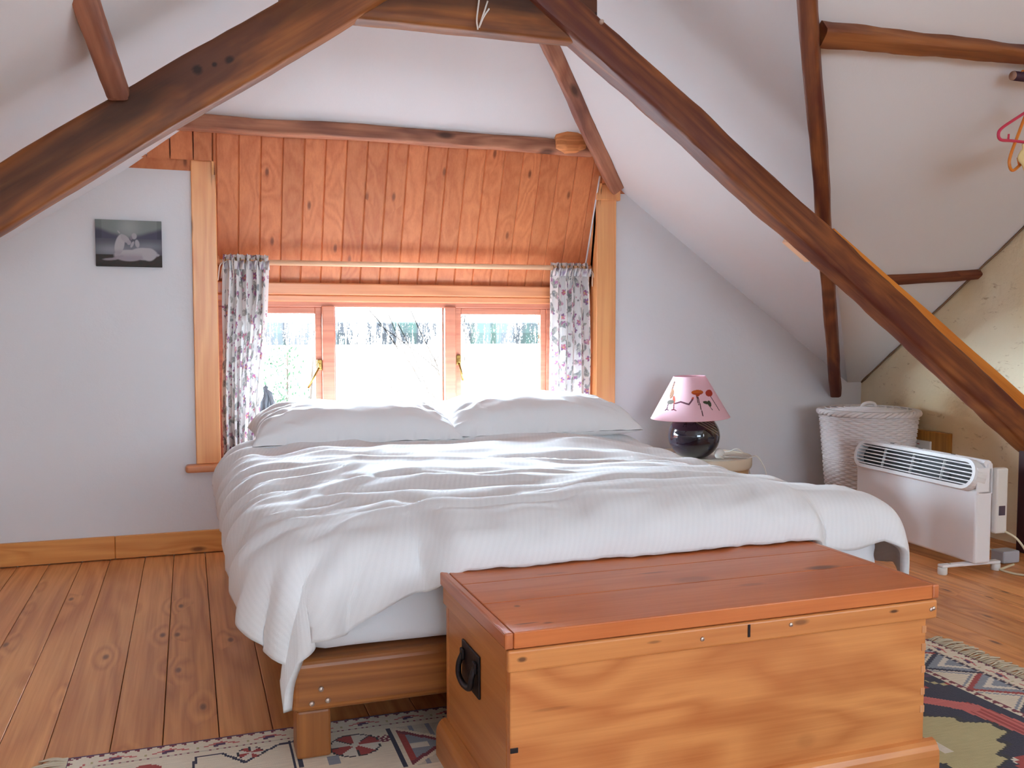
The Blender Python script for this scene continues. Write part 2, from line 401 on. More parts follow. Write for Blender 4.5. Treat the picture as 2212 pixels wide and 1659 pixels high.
HX = (slx(ZC, YC), YC, ZC); HB_ = (slx(ZC, -5.0), -5.0, ZC)
slope('ceiling_left', [HL0, AP, RJ, HX, HB_, (XL, -5.0, SL(XL, -5.0)), (XL, WY, SL(XL))])
hy = lambda y: (bis(lambda x: S1(x, y)-HIP(y), 1, 3), y, HIP(y)); hl = lambda y: ((HIP(y)-1.85-.10*(4.34-y))/.69, y, HIP(y))
slope('ceiling_hip', [hl(YS), hy(YS), AP])
slope('ceiling_main', [VR0, (XR, WY, .70), (XR, YC, ZC), HX, RJ])
slope('ceiling_flat', [HX, (XR, YC, ZC), (XR, -5.0, ZC), HB_])

# end wall with the dormer opening
OX0, OX1, OZ0 = .118, 1.980, .385
bm = bmesh.new()
add_box(bm, (XL, WY, -.06), (XR+.02, WY+.20, .002))
add_prism(bm, [(XL, 0), (OX0, 0), (OX0, 1.82), (-.07, 1.82), (XL, SL(XL)+.022)], 1, WY, WY+.20)
sx = bis(lambda x: S1(x, WY)-1.70, 1, 3)
add_prism(bm, [(OX1, 0), (XR+.02, 0), (XR+.02, .72), (VR0[0], .72), (sx-.14, 1.82), (OX1, 1.82)], 1, WY, WY+.20)
add_prism(bm, [(OX0, 0), (OX1, 0), (OX1, OZ0-.03), (OX0, OZ0-.03)], 1, WY, WY+.20)
struct(from_bm('wall_back', bm, M_WALL))
# side walls and the rear wall behind the camera
RW = [(-.3, .70), (2.2, 2.2)]
bm = bmesh.new()
add_prism(bm, [(0, 0), (WY+.2, 0), (WY+.2, .70), (WY, .70), (YC, S2(YC)), (0, S2(YC))], 0, XR, XR+.12)
for lo, hi in [((XR, -5.0, 0), (XR+.12, -3.2, ZC)), ((XR, -1.3, 0), (XR+.12, 0, ZC)), ((XR, -3.2, 0), (XR+.12, -1.3, .75)), ((XR, -3.2, 2.15), (XR+.12, -1.3, ZC))]: add_box(bm, lo, hi)
o = struct(from_bm('wall_right', bm, M_STONE))
bm = bmesh.new()
add_prism(bm, [(-5.0, 0), (WY+.2, 0), (WY+.2, .50), (WY, SL(XL)), (-5.0, SL(XL, -5.0))], 0, XL-.12, XL)
struct(from_bm('wall_left', bm, M_WALL))
bm = bmesh.new(); zc = S2(YC)
for lo, hi in [((XL-.12, -5.12, 0), (RW[0][0], -5.0, zc)), ((RW[1][0], -5.12, 0), (XR+.12, -5.0, zc)), ((RW[0][0], -5.12, 0), (RW[1][0], -5.0, RW[0][1])), ((RW[0][0], -5.12, RW[1][1]), (RW[1][0], -5.0, zc))]:
    add_box(bm, lo, hi)
struct(from_bm('wall_rear', bm, M_WALL))
w2 = empty('window_added_rear', (.95, -5.06, RW[0][1])); w2['kind'] = 'structure'  # unseen rear window, invented so fill light can enter from behind the camera
o = boxes('window_frame', [((RW[0][0], -5.10, RW[0][1]), (RW[1][0], -5.04, RW[0][1]+.05)), ((RW[0][0], -5.10, RW[1][1]-.05), (RW[1][0], -5.04, RW[1][1]))] +
      [((x-.03, -5.10, RW[0][1]), (x+.03, -5.04, RW[1][1])) for x in (RW[0][0]+.03, .53, 1.37, RW[1][0]-.03)], M_FRAME); reparent(o, w2)

w3 = empty('window_added_side', (XR+.06, -2.25, .75)); w3['kind'] = 'structure'  # unseen side window, added to let fill reach the left slope and wall
o = boxes('window_frame', [((XR+.03, -3.2, .75), (XR+.09, -1.3, .80)), ((XR+.03, -3.2, 2.10), (XR+.09, -1.3, 2.15))]+[((XR+.03, y-.03, .75), (XR+.09, y+.03, 2.15)) for y in (-3.17, -2.25, -1.33)], M_FRAME); reparent(o, w3)
# floor boards, each with its own grain, thin dark gaps between
bm = bmesh.new(); x = XL; k = 0
bm2 = []
ws = [.124, .131, .118, .142, .112, .128, .121]
xs = [.055]
while xs[0] > XL: xs.insert(0, xs[0]-ws[len(xs) % 7])
while xs[-1] < XR: xs.append(xs[-1]+ws[(len(xs)*3) % 7])
for a, b in zip(xs, xs[1:]):
    cut = [-5.0, -1.1+random.random(), 2.0+.1*random.random() if a < -3 else 6.0]
    ys = [-2.3]+([random.uniform(-.6, .9)] if random.random() < .5 else [])+[WY]
    for y0, y1 in zip(ys, ys[1:]):
        add_box(bm, (max(a, XL)+.0011, y0+.001, -.02), (min(b, XR)-.0011, y1-.001, 0), .0012, 1)
fl = struct(from_bm('floor', bm, M_FLOOR))
struct(box('floor_underlay', (XL-.1, -5.1, -.06), (XR+.1, WY+.1, -.021), plain('dark_underfloor', srgb(44, 24, 14), .9), None, 0))
# skirting on the end wall, two lengths
struct(boxes('baseboard_back', [((XL, 4.318, 0.004), (-.315, WY, .103)), ((-.3145, 4.3185, 0.004), (1.2, WY, .1025))], M_SKIRT, None, .004))

# boarded slope between purlin and window head: separate tongue and groove boards
def soff(y): return 1.735+2.5*(4.30-y)
bm = bmesh.new(); SN = Vector((0, -2.5, -1)).normalized()   # faces into the room
bx = -.34; i = 0
while bx < 2.16:
    w = .0945; x0, x1 = bx, bx+w
    inopen = x0 >= OX0-.06 and x1 <= OX1+.06
    for (ya, yb, xa, xb) in [(4.245, 4.512, max(x0, OX0-.0), min(x1, OX1+.0))] if x1 > OX0 and x0 < OX1 else []:
        if xb-xa < .005: continue
        P = [Vector((xa, ya, soff(ya))), Vector((xb, ya, soff(ya))), Vector((xb, yb, soff(yb))), Vector((xa, yb, soff(yb)))]
        g = .0045
        Q = [P[0]+Vector((g, 0, 0)), P[1]-Vector((g, 0, 0)), P[2]-Vector((g, 0, 0)), P[3]+Vector((g, 0, 0))]
        vb = [bm.verts.new(p-SN*.0055) for p in P]; vf = [bm.verts.new(p) for p in Q]; vk = [bm.verts.new(p-SN*.018) for p in P]
        bm.faces.new(vf)
        for k in range(4):
            bm.faces.new((vb[k], vb[(k+1) % 4], vf[(k+1) % 4], vf[k])); bm.faces.new((vk[k], vk[(k+1) % 4], vb[(k+1) % 4], vb[k]))
        bm.faces.new(vk[::-1])
    # short ends of the boards above the wall top beside the opening
    for (xa, xb) in ((x0, min(x1, OX0)), (max(x0, OX1), x1)):
        if xb-xa < .005: continue
        ya, yb = 4.245, 4.30
        P = [Vector((xa, ya, soff(ya))), Vector((xb, ya, soff(ya))), Vector((xb, yb, soff(yb))), Vector((xa, yb, soff(yb)))]
        vf = [bm.verts.new(p+Vector(((.003, -.003, -.003, .003)[k], 0, 0))) for k, p in enumerate(P)]; vk = [bm.verts.new(p-SN*.05) for p in P]
        bm.faces.new(vf); bm.faces.new(vk[::-1])
        for k in range(4): bm.faces.new((vk[k], vk[(k+1) % 4], vf[(k+1) % 4], vf[k]))
    bx += w; i += 1
P = [Vector((-.40, 4.225, soff(4.225))), Vector((2.2, 4.225, soff(4.225))), Vector((2.2, 4.53, soff(4.53))), Vector((-.40, 4.53, soff(4.53)))]
va = [bm.verts.new(p-SN*.022) for p in P]; vb = [bm.verts.new(p-SN*.05) for p in P]
bm.faces.new(va); bm.faces.new(vb[::-1])
for k in range(4): bm.faces.new((vb[k], vb[(k+1) % 4], va[(k+1) % 4], va[k]))
so = from_bm('ceiling_dormer', bm, M_SOFFIT); struct(so)
# casings, cheeks and the sill of the opening
struct(box('trim_1', (.026, 4.322, .402), (.131, WY, 1.752), M_CASING, None, .004))
struct(box('trim_2', (1.968, 4.322, .402), (2.077, WY, 1.69), M_CASING, None, .004))
struct(box('trim_3', (1.962, 4.312, 1.655), (2.095, 4.36, 1.735), M_CASING, None, .004))
bm = bmesh.new(); add_prism(bm, [(4.335, .40), (4.56, .40), (4.56, 1.10), (4.512, 1.205), (4.30, 1.735), (4.335, 1.735)], 0, .113, .129); struct(from_bm('trim_4', bm, M_CASING))
bm = bmesh.new(); add_prism(bm, [(4.335, .40), (4.56, .40), (4.56, 1.10), (4.512, 1.205), (4.30, 1.735), (4.335, 1.735)], 0, 1.970, 1.986); struct(from_bm('trim_5', bm, M_CASING))
struct(box('trim_6', (-.02, 4.285, .368), (2.12, 4.56, .402), M_SILL, None, .012, 4))

# ------------------------------------------------------------------ the window: frame, three lights, stays
win = empty('window_1', (1.05, 4.53, .402)); win['kind'] = 'structure'
def wpart(o): return reparent(o, win)
GZ0, GZ1 = .47, 1.076
FX0, FX1 = .127, 1.972
wpart(boxes('head_trim', [((FX0, 4.478, 1.165), (FX1, 4.53, 1.222)), ((FX0, 4.487, 1.132), (FX1, 4.53, 1.165))], M_SILL, None, .006))
wpart(boxes('window_frame', [((FX0-.01, 4.50, 1.108), (FX1+.01, 4.57, 1.20)), ((FX0-.01, 4.532, 1.15), (FX1+.01, 4.58, 1.28)), ((FX0, 4.50, .402), (FX1, 4.57, .46)), ((FX0, 4.50, .46), (.235, 4.57, 1.108)), ((1.765, 4.50, .46), (FX1, 4.57, 1.108))], M_FRAME, None, .004))
wpart(boxes('mullion', [((.608, 4.49, .46), (.668, 4.57, 1.115))], M_FRAME, None, .006))
wpart(boxes('mullion', [((1.215, 4.49, .46), (1.275, 4.57, 1.115))], M_FRAME, None, .006))
def pane(x0, x1, z0, z1, y, par):
    m = mesh('pane', [(x0, y, z0), (x1, y, z0), (x1, y, z1), (x0, y, z1), (x0, y+.004, z0), (x1, y+.004, z0), (x1, y+.004, z1), (x0, y+.004, z1)],
             [(0, 1, 2, 3)], M_GLASS)
    m.parent = par; m.matrix_parent_inverse = par.matrix_world.inverted() if False else Matrix.Translation(-Vector(win.location)); return m
def sash(x0, x1, z0, z1, w, y0=4.508):
    o = boxes('sash', [((x0, y0, z0), (x0+w, y0+.04, z1)), ((x1-w, y0, z0), (x1, y0+.04, z1)), ((x0+w, y0, z1-w), (x1-w, y0+.04, z1)), ((x0+w, y0, z0), (x1-w, y0+.04, z0+w))], M_FRAME, None, .004)
    wpart(o); p = pane(x0+w-.005, x1-w+.005, z0+w-.005, z1-w+.005, y0+.02, o); p.matrix_parent_inverse = Matrix.Identity(4); return o
s1 = sash(.234, .609, .459, 1.1085, .032)
s2 = sash(.670, 1.213, .462, 1.114, .006, 4.515)
s3 = sash(1.274, 1.766, .459, 1.1085, .032)
def stay(name, pivot, tip, par):
    p, q = Vector(pivot), Vector(tip)
    v, f = tube_data([p, p*.5+q*.5+Vector((0, -.006, 0)), q], .0055, 8); o = mesh(name, v, f, M_BRASS, None, True)
    bm = bmesh.new(); add_box(bm, (p.x-.012, p.y-.002, p.z-.02), (p.x+.012, p.y+.012, p.z+.03), .003); add_box(bm, (p.x-.007, p.y-.012, p.z-.008), (p.x+.007, p.y+.002, p.z+.012), .002)
    b = from_bm('catch_plate', bm, M_BRASS); b.parent = o
    o.parent = par; return o
stay('window_catch', (.594, 4.494, .826), (.536, 4.47, .722), s1)
stay('window_catch', (1.288, 4.494, .842), (1.302, 4.47, .744), s3)

# ------------------------------------------------------------------ roof timbers
t = timber('principal_rafter', (-.80, 3.11, 1.183), (.98, 3.11, 2.420), .10, .164, (0, 0, 1), M_OAKL, wob=.004, seed=1, rnd=.22, seg=40)
# keep the knot cluster in the beam's own coordinates
tag(t, 'broad brown roof timber with dark knots crossing above the grey horse picture', 'beam')
t = timber('principal_rafter', (1.04, 3.115, 2.290), (3.62, 3.115, .456), .11, .124, (0, 0, 1), M_OAKR, wob=.006, seed=5, rnd=.30, seg=70, bow=.010)
tag(t, 'long reddish brown roof timber running down to the dark post by the heater', 'beam')
t = timber('collar_beam', (.30, 3.125, 2.105), (1.40, 3.125, 2.110), .085, .18, (0, 0, 1), M_OAKL, wob=.004, seed=9, rnd=.25)
tag(t, 'horizontal brown collar timber joining the two big sloping rafters, white twine on it', 'beam')
n1 = Vector((.705, .078, 1)).normalized()
t = timber('hip_rafter', (1.28, 3.52, S1(1.28, 3.52)-.028), (2.075, 4.318, 1.722), .060, .075, (.5, -.5, .7), M_LOG, wob=.006, seed=12, rnd=.5)
tag(t, 'thin brown hip timber slanting down to the top of the window casing', 'beam')
pu = empty('purlin', (.9, 4.195, 1.87))
o = timber('log', (-.30, 4.190, 1.872), (1.88, 4.20, 1.880), .078, .068, (0, 0, 1), M_LOG, wob=.005, seed=3, rnd=.5, seg=60, bow=.004); o2 = o
reparent(o, pu)
o = timber('cut_end', (1.675, 4.172, 1.893), (1.83, 4.176, 1.903), .085, .105, (0, 0, 1), M_CUT, wob=.012, seed=8, rnd=.6, seg=6, ends=.35)
reparent(o, pu)
o['label'] = 'freshly cut pale end of the log'
tag(pu, 'crooked log purlin along the top of the pine boarding over the window', 'beam')
vd = (Vector(VR0)-Vector(RJ)).normalized()
t = timber('valley_rafter', (1.70, 2.31, S2(2.31)-.035), (3.445, 4.315, .655), .060, .08, (0, 0, 1), M_OAKR, wob=.004, seed=21, rnd=.34, seg=50)
tag(t, 'upright looking reddish valley timber that passes behind the long sloping rafter above the laundry basket', 'beam')
t = timber('valley_rafter', (-.275, 2.40, 1.965), (-.186, 3.05, 1.715), .068, .055, (0, 0, 1), M_LOG, wob=.006, seed=31, rnd=.5, seg=30)
tag(t, 'short weathered timber stub ending on the broad rafter, above the grey horse picture', 'beam')
t = timber('purlin', (1.95, 2.565, S2(2.565)-.026), (3.66, 2.535, S2(2.535)-.025), .070, .072, (0, .59, .81), M_OAKR, wob=.009, seed=41, rnd=.5, seg=50, taper=.62)
tag(t, 'wavy dark brown purlin on the shaded ceiling above the pink hanger', 'beam')
t = timber('purlin', (3.02, 3.588, S2(3.588)-.018), (3.655, 3.53, S2(3.53)-.018), .05, .045, (0, .59, .81), M_LOGD, wob=.006, seed=45, rnd=.55, taper=.9)
tag(t, 'short thin dark purlin running into the cream stone wall', 'beam')
t = timber('splint_board', (2.47, 3.195, 1.345), (3.62, 3.195, .588), .035, .170, (0, 0, 1), M_SPLINT, wob=.002, seed=50, rnd=.15, taper=.82)
tag(t, 'bright orange pine plank fixed along the back of the long sloping rafter', 'plank')
t = timber('timber_block', (2.316, 3.197, 1.388), (2.425, 3.197, 1.312), .05, .085, (0, 0, 1), M_ROD, wob=.001, seed=51, rnd=.12, seg=4)
tag(t, 'short pale wood block peeping out from under the long sloping rafter', 'wood block')
po = box('oak_post', (3.505, 3.07, 0), (3.59, 3.145, .50), M_DARKPOST, None, .008)
tag(po, 'dark upright post carrying the foot of the sloping rafter beside the stone wall', 'post')
# white twine on the collar
o = tubes('twine', [[(.955, 3.066, 2.12), (.945, 3.062, 2.05), (.948, 3.06, 2.015)], [(.985, 3.066, 2.115), (.965, 3.06, 2.06), (.953, 3.06, 2.022)], [(.99, 3.066, 2.09), (.968, 3.058, 2.058), (.956, 3.06, 2.03)]], .003, M_TWINE)
tag(o, 'frayed white twine tied to the collar timber under the ceiling', 'string')
o = lathe('nail_head', [(0, .012), (.007, .010), (.009, .002), (.009, 0)], M_STEEL, c=(0, 0, 0)); o.location = (1.405, 3.059, 2.088); o.rotation_euler = (PI/2, 0, 0)
tag(o, 'small pale plug on the upper edge of the long sloping rafter', 'nail')
# old dark sealing line where ceiling meets stone
struct(tube('trim_7', [(3.632, y, S2(y)-.008+.004*mn.noise((y*9, 0, 0))) for y in [4.33-.045*i for i in range(60)]], .006, M_CAULK, None, 6, 2, True, lambda t: .0045+.0045*max(0, mn.noise((t*40, 0, 0)))))
struct(tube('trim_8', [(1.9655, y, soff(y)-.004) for y in (4.285, 4.32, 4.36, 4.40, 4.44, 4.475)], .0045, M_CEIL, None, 6, 2))

# ------------------------------------------------------------------ curtains
def floral(u, v, seed, rnd=random.Random(3)):
    pass
def make_sprigs(W, H, seed, n):
    r = random.Random(seed); L = []
    tries = 0
    while len(L) < n and tries < 4000:
        tries += 1
        x, y = r.uniform(0, W), r.uniform(0, H)
        if all((x-a)**2+(y-b)**2 > .046**2 for a, b, *_ in L):
            L.append((x, y, r.uniform(0, 2*PI), r.random(), r.randrange(1 << 30)))
    prim = []
    for x, y, a, k, sd in L:
        q = random.Random(sd)
        def P(dx, dy):
            return x+dx*math.cos(a)-dy*math.sin(a), y+dx*math.sin(a)+dy*math.cos(a)
        grey = [srgb(150, 150, 146), srgb(172, 170, 162), srgb(134, 134, 136), srgb(190, 186, 180)]
        flo = [srgb(150, 92, 132), srgb(172, 120, 154), srgb(190, 110, 128), srgb(142, 106, 140), srgb(206, 156, 172)]
        if k < .55:      # leafy sprig
            for j in range(-3, 4):
                px, py = P(j*.007, .002*q.uniform(-1, 1))
                for sg in (-1, 1):
                    lx, ly = P(j*.007+.004, sg*.007)
                    prim.append((lx, ly, .0085, .0030, a+sg*q.uniform(.5, .9), q.choice(grey)))
            for j in range(3):
                px, py = P(.026+j*.006, q.uniform(-.004, .004)); prim.append((px, py, .006, .004, q.uniform(0, 3), q.choice(flo)))
        elif k < .88:    # flower head with petals
            c = q.choice(flo)
            for j in range(6):
                b = j*PI/3+q.random()*.3; px, py = x+.008*math.cos(b), y+.008*math.sin(b)
                prim.append((px, py, .0075, .0040, b, q.choice([c, q.choice(flo)])))
            prim.append((x, y, .003, .003, 0, srgb(222, 190, 120)))
            for j in range(4):
                lx, ly = P(.018+.004*j, .006*(-1)**j); prim.append((lx, ly, .009, .0032, a+.6*(-1)**j, q.choice(grey)))
        else:
            for j in range(5):
                px, py = P(q.uniform(-.014, .014), q.uniform(-.014, .014)); prim.append((px, py, .004, .0026, q.uniform(0, 3), q.choice(flo+grey)))
    return [(L[0]*1, L[1], L[2]*1.3, L[3]*1.3, L[4], L[5]) for L in prim]
def raster(prim, W, H, cell, base):
    nx, ny = int(W/cell)+1, int(H/cell)+1
    g = [base]*(nx*ny)
    for (x, y, a, b, th, c) in prim:
        R = max(a, b); ct, st = math.cos(th), math.sin(th)
        for i in range(max(0, int((x-R)/cell)), min(nx-1, int((x+R)/cell)+1)+1):
            for j in range(max(0, int((y-R)/cell)), min(ny-1, int((y+R)/cell)+1)+1):
                dx, dy = i*cell-x, j*cell-y; p = (dx*ct+dy*st)/a; q = (-dx*st+dy*ct)/b
                if p*p+q*q < 1: g[j*nx+i] = c
    return g, nx, ny
ROD_Y, ROD_Z = 4.405, 1.312
def curtain(name, xt0, xt1, xb0, xb1, zb, folds, seed, label, flip):
    root = empty(name, ((xt0+xt1)/2, ROD_Y, zb))
    Wc, Hc, cell = 1.05, ROD_Z-zb+.028, .0032
    g, nx, ny = raster(make_sprigs(Wc, Hc, seed, 360), Wc, Hc, cell, srgb(240, 237, 235))
    vs = []
    for j in range(ny):
        v = j/(ny-1); z = zb+Hc*v                      # v = 1 at the top
        top = sstep(.90, 1.0, v)
        for i in range(nx):
            u = i/(nx-1)
            k = sstep(0, 1, v)
            xa, xb = lerp(xb0, xt0, k), lerp(xb1, xt1, k)
            bulge = math.sin(PI*v)*.010
            xa -= bulge*.6; xb += bulge*(.3 if flip else 1)
            ph = u*folds*2*PI+.9*mn.noise((u*3, v*1.3, seed))+.5*math.sin(seed+u*9)
            amp = lerp(.034, .024, v)*(1+.35*mn.noise((u*5+seed, v*2, 1.0)))
            gath = .0025*top*math.sin(u*folds*6*2*PI)
            y = ROD_Y-.005+amp*math.sin(ph)+gath-.01*math.sin(PI*v)
            x = lerp(xa, xb, u)+.010*math.sin(2*ph+.6)*(1-.4*top)+.008*mn.noise((u*4, v*3, seed+5))
            zz = z
            if v > .97: zz += .006*mn.noise((u*40, 0, seed))
            vs.append((x, y, zz))
    fs = [(j*nx+i, j*nx+i+1, (j+1)*nx+i+1, (j+1)*nx+i) for j in range(ny-1) for i in range(nx-1)]
    o = mesh('fabric', vs, fs, M_CURTAIN, None, True); colour_mesh(o, g); reparent(o, root)
    # gathered heading tape, loose threads and the rings
    for q in range(9):
        x = lerp(xt0+.008, xt1-.008, q/8)
        ring = lathe('curtain_ring', [(.019+.0022*math.cos(a), .0022*math.sin(a)) for a in [i*2*PI/8 for i in range(9)]], M_BRASS, None, 20)
        ring.rotation_euler = (0, PI/2, random.uniform(-.25, .25)); ring.location = (x, ROD_Y, ROD_Z-.004)
        reparent(ring, root)
    rr = random.Random(seed)
    ruf = []
    for q in range(7):
        x = lerp(xt0, xt1, rr.random()) if q < 4 else (xt0-.004 if flip else xt1+.006)
        z0 = ROD_Z+.005-rr.uniform(0, .02); dx = rr.uniform(-.012, .018)*(-1 if flip else 1)
        ruf.append([(x, ROD_Y-.03, z0), (x+dx, ROD_Y-.045, z0-.02), (x+dx*1.6, ROD_Y-.04, z0-rr.uniform(.04, .09))])
    for th_ in ruf: reparent(tube('loose_thread', th_, .0016, M_TWINE, None, 5, 6), root)
    hv, hf, hc = [], [], []
    hn = 90
    for i in range(hn):
        u = i/(hn-1); x = lerp(xt0-.006, xt1+.010, u); w = .012*math.sin(u*folds*2*PI*1.5+seed)+.006*math.sin(u*71)
        for jj, dz in enumerate((-.020, .0, .018+.010*mn.noise((u*22, seed, 0)))):
            hv.append((x+.004*math.sin(u*60+jj), ROD_Y-.026+w*(.7+.5*jj)-.004*jj, ROD_Z-.020+dz)); 
            c = srgb(226, 222, 222) if mn.noise((u*26, jj*2.0, seed)) < .12 else srgb(150, 128, 146); hc.append(c)
    for i in range(hn-1):
        for jj in range(2): hf.append((i*3+jj, (i+1)*3+jj, (i+1)*3+jj+1, i*3+jj+1))
    o = mesh('gathered_heading', hv, hf, M_CURTAIN, None, True); colour_mesh(o, hc); md = o.modifiers.new('t', 'SOLIDIFY'); md.thickness = .003; reparent(o, root)
    tag(root, label, 'curtain'); return root
curtain('curtain', .158, .352, .146, .288, .406, 5, 4, 'floral curtain hanging on the side of the horse picture, full length down to the sill', True)
curtain('curtain', 1.755, 1.948, 1.745, 1.955, .408, 5, 9, 'floral curtain on the lamp side of the window, lower end hidden by a pillow', False)
rd = empty('curtain_rod', (1.05, ROD_Y, ROD_Z))
o = tube('pole', [(.132, ROD_Y, ROD_Z-.006), (1.967, ROD_Y, ROD_Z+.004)], .0125, M_ROD, None, 16, curve=False); reparent(o, rd)
for x0, x1 in ((.1305, .142), (1.957, 1.9685)):
    o = tube('socket', [(x0, ROD_Y, ROD_Z), (x1, ROD_Y, ROD_Z)], .021, M_SILL, None, 20, curve=False); reparent(o, rd)
tag(rd, 'pale wooden curtain pole spanning the window recess', 'curtain rod')

# ------------------------------------------------------------------ bed
BX0, BX1, BY0, BY1 = .215, 1.885, 2.12, 4.20
bf = empty('bed_frame', ((BX0+BX1)/2, (BY0+BY1)/2, 0))
def rail(lo, hi, m):
    o = box('rail', lo, hi, m, None, .018, 4); reparent(o, bf); return o
rail((BX0-.008, BY0, .118), (BX1+.008, BY0+.095, .242), M_BED)
M_BEDY = wood('bed_rail_pine', srgb(190, 118, 54), srgb(136, 78, 34), 1, .4, .4, .4, 8, True, srgb(84, 40, 20), False, .35, var=.04)
rail((BX0, BY0+.097, .120), (BX0+.04, BY1, .240), M_BEDY); rail((BX1-.04, BY0+.097, .120), (BX1, BY1, .240), M_BEDY); rail((BX0+.042, BY1-.04, .120), (BX1-.042, BY1, .240), M_BED)
M_LEGZ = wood('bed_leg_pine', srgb(176, 108, 48), srgb(124, 70, 30), 2, .4, .4, .45, 8, False, None, False, .4, var=.05)
for x in (BX0+.005, BX1-.085):
    for y in (2.135, BY1-.09):
        o = box('leg', (x, y, .004), (x+.079, y+.079, .1175), M_LEGZ, None, .006); reparent(o, bf)
for (x, z) in ((.275, .172), (.2535, .140), (.290, .1435)):
    o = lathe('bolt', [(0, .004), (.0055, .0035), (.0065, 0)], M_STEEL, None, 16); o.rotation_euler = (PI/2, 0, 0); o.location = (x, BY0-.0005, z); reparent(o, bf)
o = boxes('slat', [((BX0+.045, y, .205), (BX1-.045, y+.07, .222)) for y in [2.25+.14*i for i in range(14)]], M_BEDY, None, .002); reparent(o, bf)
tag(bf, 'low pine bed frame with square legs and bolted foot rail under the white bedding', 'bed frame')

# mattress in a fitted sheet: rounded slab with pulled folds
def rounded_slab(name, lo, hi, r, mat, fold=.003, seed=0, parent=None, n=(60, 70, 10)):
    bm = bmesh.new(); bmesh.ops.create_cube(bm, size=1)
    bmesh.ops.subdivide_edges(bm, edges=bm.edges[:], cuts=30, use_grid_fill=True)
    c = Vector([(lo[i]+hi[i])/2 for i in range(3)]); h = Vector([(hi[i]-lo[i])/2 for i in range(3)])
    for v in bm.verts:
        p = Vector([v.co[i]*2*h[i] for i in range(3)])
        q = Vector([max(-h[i]+r, min(h[i]-r, p[i])) for i in range(3)]); d = p-q
        if d.length > 1e-6:
            # cube to round edge
            dn = Vector([d[i]/r for i in range(3)]); m = max(abs(x) for x in dn); p = q+dn.normalized()*r*m
        w = fold*mn.noise((p.x*2.2, p.y*2.2, p.z*26+seed))+fold*.8*mn.noise((p.x*7, p.y*7, p.z*40+seed))
        dd = (p-q); 
        p += (dd.normalized() if dd.length > 1e-6 else Vector((0, 0, 1)))*w
        v.co = c+p
    return from_bm(name, bm, mat, parent, True)
ma = rounded_slab('mattress', (BX0+.022, BY0+.015, .243), (BX1-.012, BY1-.03, .425), .045, M_SHEET, .0035)
tag(ma, 'thick mattress in a white fitted sheet showing below the duvet above the foot rail', 'mattress')

